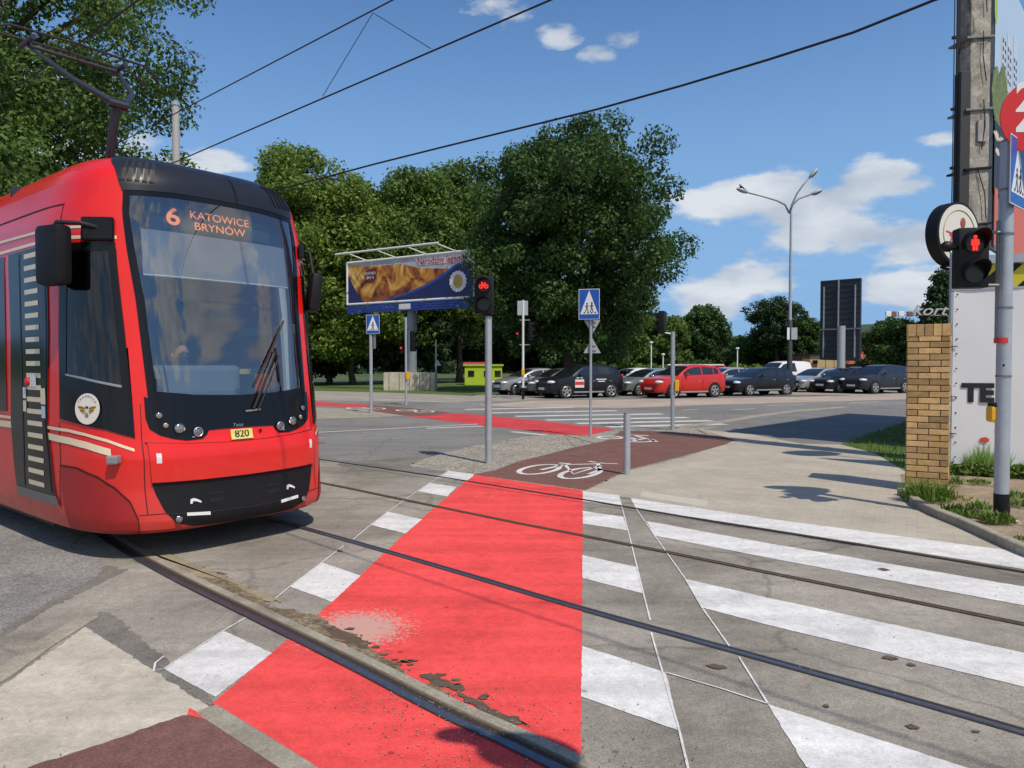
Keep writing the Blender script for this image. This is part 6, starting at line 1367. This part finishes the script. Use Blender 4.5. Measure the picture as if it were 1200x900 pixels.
for k in range(4): MB().prism([BQ(0, -.055-.055*k, -.05), BQ(1, -.055-.055*k, -.05), BQ(1, -.012-.055*k, -.05), BQ(0, -.012-.055*k, -.05)], n_*.1).build('blue_skirt_board', m_bluep, bl, o)
MB().prism([BQ(.44, -.19, .06), BQ(.53, -.19, .06), BQ(.53, -.06, .06), BQ(.44, -.06, .06)], n_*.02).build('owner_plate', m_white_pl, bl, o)
P_ = BQ(.0, 1.12, 1.2); MB().tube([BQ(0, 1.16, 1.1), BQ(.82, 1.16, 1.1)], .07, 8).build('lamp_rail', m_white_pl, bl, o)
for u in (.18, .42, .66, .88): MB().tube([BQ(u, 1.0, 0), BQ(u-.08, 1.16, 1.1)], .04, 6).build('lamp_arm', m_white_pl, bl, o)
cpx = V3(483, 420, 47.5); MB().tube([(cpx.x, cpx.y, 0), (cpx.x, cpx.y, 5.6)], .30, 16).build('column', mat('column_grey_blue', (.2, .24, .26), .5, var=.25, vscale=1.5), bl, o, smooth=40)
# road sign panel seen from behind
o = Vector((V3(987, 400, 50).x, 50, 0)); sp_ = thing('advertising_panel', o, 'tall dark panel seen from behind on one post, behind the black parked cars', 'billboard')
pl_, pr_ = V3(961, 380, 50.8), V3(1008, 380, 49); m_navyd = mat('panel_back_dark', (.028, .04, .055), .5, var=.15, vscale=1.0)
uu = Vector((pr_.x-pl_.x, pr_.y-pl_.y, 0)); nn2 = Vector((uu.y, -uu.x, 0)).normalized(); A_ = Vector((pl_.x, pl_.y, 0))
pp = MB().prism([A_+Vector((0, 0, 2.0)), A_+uu+Vector((0, 0, 1.9)), A_+uu+Vector((0, 0, 7.5)), A_+Vector((0, 0, 7.5))], nn2*-.25).build('panel', m_navyd, sp_, o)
for k in range(15): MB().box(tuple(A_+uu*.5+nn2*.01+Vector((0, 0, 2.2+k*.37))), (uu.length, .03, .035), rz=math.atan2(uu.y, uu.x)).build('panel_rib', mat('rib_black', (.01, .013, .018), .6), pp, o)
for f_ in (.10, .47, .88): MB().box(tuple(A_+uu*f_+nn2*.06+Vector((0, 0, 5.0 if f_ == .47 else 4.6))), (.07, .08, 4.9), rz=math.atan2(uu.y, uu.x)).build('upright', m_galv, pp, o)
MB().box(tuple(A_+uu*.5+nn2*.09+Vector((0, 0, 4.1))), (uu.length, .1, .1), rz=math.atan2(uu.y, uu.x)).build('cross_beam', m_galv_d, pp, o)
pc = A_+uu*.57+nn2*.22; MB().tube([(pc.x, pc.y, 0), (pc.x, pc.y, 4.3)], .27, 14).build('column', m_galv, sp_, o, smooth=40)
# cream building and red roof
o = Vector(at(957, 78)); h_ = thing('small_building', o, 'cream flat-roofed building with a brick side behind the lamp post', 'building')
hull(h_, o, (o.x+.3, o.y, 1.35), (3.3, 3, 2.7), mat('cream_render', (.52, .42, .22), .8, var=.1), 'wall'); hull(h_, o, (o.x-1.75, o.y, 1.35), (.8, 3.05, 2.7), mat('brown_brick_wall', (.22, .10, .06), .8), 'brick_wall')
hull(h_, o, (o.x, o.y, 2.76), (4.5, 3.5, .13), m_tdark, 'roof'); hull(h_, o, (o.x-.9, o.y-1.53, .95), (.6, .05, 1.9), mat('brown_door', (.14, .05, .03), .6), 'door'); hull(h_, o, (o.x-.8, o.y-1.53, 1.95), (.5, .06, .4), m_glassd, 'window')
for dx in (.3, 1.2): hull(h_, o, (o.x+dx, o.y-1.52, 1.2), (.03, .03, 2.3), m_mortar, 'joint')
o = Vector(at(1012, 75)); h_ = thing('house', o, 'house with an orange-red tiled roof right of the dark panel', 'house')
hull(h_, o, (o.x+.2, o.y+1, .85), (4.0, 3, 1.7), mat('grey_brown_wall', (.12, .11, .10), .8), 'wall')
MB().add([(o.x-2.0, o.y-.8, 1.75), (o.x+2.0, o.y-.8, 1.75), (o.x+1.5, o.y+1, 3.4), (o.x-.2, o.y+1, 3.4), (o.x-2, o.y+2.8, 1.75), (o.x+2, o.y+2.8, 1.75)], [(0, 1, 2, 3), (4, 3, 2, 5), (0, 3, 4), (1, 5, 2)]).build('roof', mat('roof_tile_red', (.38, .07, .035), .8, var=.15), h_, o)
hull(h_, o, (o.x+.5, o.y-.52, 1.0), (.7, .05, .6), m_glassd, 'window')
o = Vector(at(815, 68)); h_ = thing('market_stall', o, 'long low stall with a red and white fascia behind the red suv', 'stall')
hull(h_, o, (o.x+.3, o.y, .7), (4.8, 1.6, 1.2), m_interd, 'counter'); hull(h_, o, (o.x, o.y-.1, 1.45), (5.0, 2, .3), m_redtape, 'fascia'); hull(h_, o, (o.x-.3, o.y-.2, 1.66), (5.2, 2.2, .12), m_white_pl, 'awning_edge')
for dx in (-2.0, -.8, .6): hull(h_, o, (o.x+dx, o.y-1.12, 1.45), (.35, .04, .26), m_white_pl, 'white_patch')
# street lamp with three arms
def slamp():
    b = G(925, 462.5); b = Vector((V3(925, 460, 40.5).x, 40.5, 0)); t = thing('street_lamp', b, 'tall street lamp with three curved arms among the parked cars', 'street lamp')
    top = V3(925, 247, 40.5); MB().tube([b+Vector((0, 0, 4.0)), (b.x, b.y, top.z)], [.09, .06], 14).build('upper_post', m_galv, t, b, smooth=40); MB().tube([b, b+Vector((0, 0, 4.05)), b+Vector((0, 0, 4.15))], [.15, .13, .09], 14).build('post', mat('lamp_post_dark', (.06, .062, .065), .5, .3), t, b, smooth=40)
    for pts, hd_ in (([(925, 250), (920, 240), (910, 235), (893, 230), (877, 226)], (870, 223.5)), ([(925, 250), (928, 240), (934, 227), (941, 217), (948, 209)], (953, 203)), ([(925, 250), (929, 240), (936, 233), (950, 228)], (957, 225))):
        P_ = [V3(x, y, 40.5) for x, y in pts]; arm = MB().tube(P_, [.055, .05, .045, .04, .035][:len(P_)], 8).build('lamp_arm', m_galv_d, t, b, smooth=True)
        hp = V3(*hd_, 40.5); dv = (hp-P_[-1]).normalized(); ang = math.atan2(dv.z, dv.x)
        Mx = Matrix.Rotation(-ang, 3, 'Y')
        MB().ell(hp, (.36, .17, .11), Mx, 16, 8).build('lamp_head', mat('lamp_head_grey', (.4, .41, .42), .4), arm, b, smooth=True)
        MB().ell(hp-Mx @ Vector((0, 0, .05)), (.3, .14, .09), Mx, 16, 8).build('lamp_glass', mat('lamp_bowl', (.06, .065, .07), .15), arm, b, smooth=True)
    MB().box((b.x+.18, b.y-.16, V3(925, 391, 40.5).z), (.33, .03, .66)).build('notice_plate', m_galv, t, b); MB().box((b.x-.12, b.y-.12, V3(925, 391, 40.5).z), (.2, .03, .66), rz=.3).build('notice_plate', m_white_pl, t, b)
    hp = V3(868.5, 220, 40.5)
    bd_ = MB(); bd_.ell(hp+Vector((0, 0, .04)), (.09, .06, .08), None, 10, 8); bd_.ell(hp+Vector((-.06, 0, .15)), (.045, .04, .045), None, 8, 6); bd_.tube([hp+Vector((.05, 0, .03)), hp+Vector((.19, 0, -.03))], [.045, .015], 6); bd_.tube([hp+Vector((-.1, 0, .15)), hp+Vector((-.14, 0, .145))], [.015, .004], 5)
    ob = bd_.build('bird', m_sigblk, None, (hp.x, hp.y, hp.z), smooth=True); ob.location = hp; tag(ob, 'small dark bird perched on the left arm of the street lamp', 'bird')
slamp()
for i, (px, yb, yt) in enumerate([(763, 432, 402), (864, 432, 409), (777, 430, 416), (1036, 440, 415)]):
    Y = 62; x = (px-600)/850*Y; b = Vector((x, Y, 0)); zt_ = V3(px, yt, Y).z
    t = thing('car_park_lamp', b, ['small white lamp left of the signal pole button, behind the parked cars', 'thin white lamp behind the silver estate car', 'short white lamp left of the red suv roof', 'small lamp right of the dark panel'][i], 'lamp', 'small lamps in the car park')
    MB().tube([b, b+Vector((0, 0, zt_))], .05, 8).build('post', m_white_pl, t, b); MB().ell(b+Vector((0, 0, zt_+.05)), (.17, .17, .09), None, 12, 6).build('lamp_head', m_white_pl, t, b, smooth=True)
# catenary pole behind the tram roof
b = Vector((V3(206, 150, 15).x, 15, 0)); t = thing('catenary_pole', b, 'pale round mast rising behind the tram roof', 'pole'); MB().tube([b, (b.x, b.y, V3(206, 124, 15).z)], [.09, .072], 14).build('mast', mat('mast_pale_grey', (.42, .42, .40), .6, var=.1), t, b, smooth=40)
MB().tube([(b.x, b.y, V3(206, 124, 15).z), (b.x, b.y, V3(206, 120, 15).z)], .085, 14).build('mast_cap', m_galv, t, b)
# roof letters of a far shop
o = Vector((V3(1065, 371, 36).x, 36, 0)); t = thing('roof_sign', Vector((o.x, 36, 4.0)), 'white script letters on a rail above the brick pillar', 'sign')
oo = t.location.copy(); text_on('kort', .72, (V3(1088, 364, 36)), (1, 0, 0), (0, 0, 1), .04, shear=.35, sx=1.35).build('lettering', mat('letter_pale_grey', (.45, .45, .45), .5), t, oo)
MB().tube([V3(1038, 369, 36), V3(1112, 370, 36)], .025, 6).build('rail', mat('rail_brown', (.3, .2, .12), .6), t, oo)
for k, px in enumerate((1041, 1047, 1056, 1066)): MB().box(V3(px, 368, 36), (.28, .12, .26), bev=.04).build('letter_box', [m_signw, mat('brown_letter', (.2, .1, .05), .5)][k % 2], t, oo)
MB().tube([V3(1112, 370, 36), (V3(1112, 370, 36).x, 36, 0)], .05, 6).build('support', m_galv_d, t, oo)

# ------------------------------------------------------------ overhead wires
def wire(name, pts, r, label, group='overhead wires', cat='wire', sag=0.):
    P = []
    for a, b in zip(pts, pts[1:]):
        a, b = Vector(a), Vector(b)
        for k in range(12):
            q = a.lerp(b, k/12); q.z -= sag*4*(k/12)*(1-k/12); P.append(q)
    P.append(Vector(pts[-1])); o = P[0].copy()
    ob = MB().tube(P, r, 6).build(name, m_rub, None, o); ob.location = o; tag(ob, label, cat, group); return ob
def ext(a, b, k0, k1): a, b = Vector(a), Vector(b); d = b-a; return [a-d*k0, b+d*k1]
def zpt(x, y, z): 
    p = G(x, y, z); return p
w3 = ext(zpt(240, 175, 5.5), zpt(645, 0, 5.5), 1.2, .8); wire('contact_wire', w3, .011, 'lower contact wire crossing the sky, right of the two parallel ones')
w2 = ext(zpt(215, 128, 6.5), zpt(460, 0, 6.5), 1.6, 1.2); wire('messenger_wire', w2, .010, 'upper of the two parallel wires above the tram front')
hA, hB, hC = zpt(378, 113, 5.5), zpt(437, 15, 6.5), zpt(505, 57, 5.5); wire('hanger_wire', [hA, hB, hC], .005, 'thin slanted hanger joining the two parallel wires')
wire('contact_wire', [TL(-3.15, 0, 5.46)-Vector((TF[0], TF[1], 0))*14, TL(-3.15, 0, 5.455), Vector((-3.63, 7.53, 5.5)), Vector((1.4, 2.5, 5.5)), Vector((6, -2, 5.5))], .010, 'contact wire touching the pantograph')
e0 = Vector((cb.x-.2, cb.y-.1, 8.05)); e1 = V3(335, 220, 22.0); m1 = V3(800, 98, 15.2)
pa = [e0]; 
for k in range(1, 21): pass
A_ = e0; B_ = e1; pts = []
for (x, y) in ((1119, -8), (1095, 0), (1000, 38), (900, 70), (800, 100), (700, 128), (600, 152.5), (520, 172), (440, 192), (335, 220), (250, 244), (150, 275)):
    f_ = (1119-x)/(1119-335); Y = 12.0+(22-12.0)*max(0, f_)**1.15; pts.append(V3(x, y, Y))
ob = MB().tube(pts, .024, 6); o = pts[0].copy(); ob = ob.build('span_cable', m_rub, None, o); ob.location = o; tag(ob, 'thick black cable running from the concrete pole down behind the tram', 'wire', 'overhead wires')

# ------------------------------------------------------------ weeds by the pillar
def tuft(c, r, h, n, m, label, seed, group='weeds by the pillar', cat='weeds', wd=.007):
    rg = random.Random(seed); c = Vector(c); mb = MB()
    for i in range(n):
        a = rg.uniform(0, 2*PI); q = r*math.sqrt(rg.random()); p = c+Vector((q*math.cos(a), q*math.sin(a), 0)); hh = h*rg.uniform(.4, 1)*(1-.5*q/r); d = Vector((rg.uniform(-1, 1), rg.uniform(-1, 1), 0)).normalized(); s = Vector((-d.y, d.x, 0))*wd*rg.uniform(.6, 1.4)
        mb.add([p-s, p+s, p+d*hh*.25+Vector((0, 0, hh*.65))+s*.8, p+d*hh*.25+Vector((0, 0, hh*.65))-s*.8, p+d*hh*.65+Vector((0, 0, hh))], [(0, 1, 2, 3), (3, 2, 4)])
    ob = mb.build('weed_tuft', m, None, c, recalc=False); ob.location = c; tag(ob, label, cat, group); return ob
m_weed = leaf_mat('weed_green', (.10, .17, .03), .3); m_weedy = leaf_mat('weed_dry', (.26, .24, .09), .3)
tf = [(1078, 585, .20, .34, 380, 'long green grass at the foot of the brick pillar'), (1103, 584, .16, .30, 240, 'grass tuft right of the pillar foot'), (1110, 566, .2, .2, 160, 'grass under the left end of the banner'), (1121, 600, .16, .16, 150, 'weed clump in the middle of the soil bed'), (1132, 604, .14, .12, 110, 'weed clump between the kerb and the big pole'), (1163, 611, .12, .20, 170, 'green tuft hugging the left of the big pole foot'), (1180, 612, .08, .13, 80, 'green tuft hugging the right of the big pole foot'), (1196, 592, .12, .14, 90, 'weeds at the right edge beyond the big pole'), (1128, 585, .12, .08, 60, 'sparse dry weeds behind the soil bed kerb'), (1104, 588, .09, .10, 60, 'little green tuft halfway between pillar and kerb bend'), (1146, 596, .13, .16, 120, 'leafy clump behind the weeds left of the big pole'), (1188, 582, .16, .13, 140, 'leafy tuft right of the big pole below the banner'), (1147, 566, .14, .10, 120, 'grass fringe under the letter E of the banner'), (1196, 632, .07, .07, 40, 'tiny weeds on the soil near the right frame edge')]
for i, (x, y, r, h, n, lb) in enumerate(tf):
    g = G(x, y, .03); tuft(g, r, h, n, m_weedy if i == 8 else m_weed, lb, 200+i)
# leafy creeper under the banner
for i, (u0, u1, lb) in enumerate([(.0, .7, 'leafy creeper under the letters of the banner'), (.7, 1.6, 'leafy creeper under the banner right of the big pole'), (1.6, 3.2, 'creeper beyond the right edge under the banner')]):
    rg = random.Random(300+i); c0 = BP((u0+u1)/2, 0); cs = [tuple(BP(rg.uniform(u0, u1), rg.uniform(.02, .12), .06+rg.uniform(0, .22))) for _ in range(26)]
    ob = leaves('creeper', cs, [rg.uniform(.06, .13) for _ in cs], 1500, .032, m_weed, None, tuple(c0), 310+i); ob.location = c0; tag(ob, lb, 'creeper', 'creeper under the banner')
# grass blades on the shaded verge
rg = random.Random(9); mb = MB()
PV = [(1.0, 0)]; cv = [G(*p) for p in ((985, 521), (1025, 531), (1060, 552), (1300, 556), (1400, 500), (1150, 496), (1060, 495))]; poly = [(p.x, p.y) for p in cv]; k = 0
while k < 9000:
    x = rg.uniform(min(p[0] for p in poly), max(p[0] for p in poly)); y = rg.uniform(min(p[1] for p in poly), max(p[1] for p in poly))
    if inside(x, y, poly):
        h = rg.uniform(.04, .11); a = rg.uniform(0, 6.28); mb.add([(x-.008*math.cos(a), y-.008*math.sin(a), .005), (x+.008*math.cos(a), y+.008*math.sin(a), .005), (x+rg.uniform(-.03, .03), y+rg.uniform(-.03, .03), h)], [(0, 1, 2)]); k += 1
tag(mb.build('grass', m_weed, recalc=False), 'mown grass in the shade left of the brick pillar', 'grass', None, 'stuff')
# litter and pebbles on the soil
for i, (x, y, s) in enumerate([(1192, 612, .04), (1042, 597, .03), (1050, 596, .02), (823, 582, .04), (1196, 614, .025)]):
    g = G(x, y, .03 if x > 1060 else .014); rg = random.Random(i); ob = MB().add([(g.x+s*rg.uniform(-1, 1), g.y+s*rg.uniform(-1, 1), g.z+s*rg.uniform(.1, .5)) for _ in range(4)], [(0, 1, 2, 3), (0, 2, 3)]).build('paper_scrap', m_signw if i != 3 else m_redtape, None, g, recalc=False); ob.location = g
    tag(ob, ['white scrap on the soil right of the big pole', 'pale scrap on the pavement below the kerb', 'tiny scrap beside the pale pavement scrap', 'reddish wrapper on the pavement behind the tactile strip', 'small scrap at the far right of the soil'][i], 'litter', 'litter scraps')
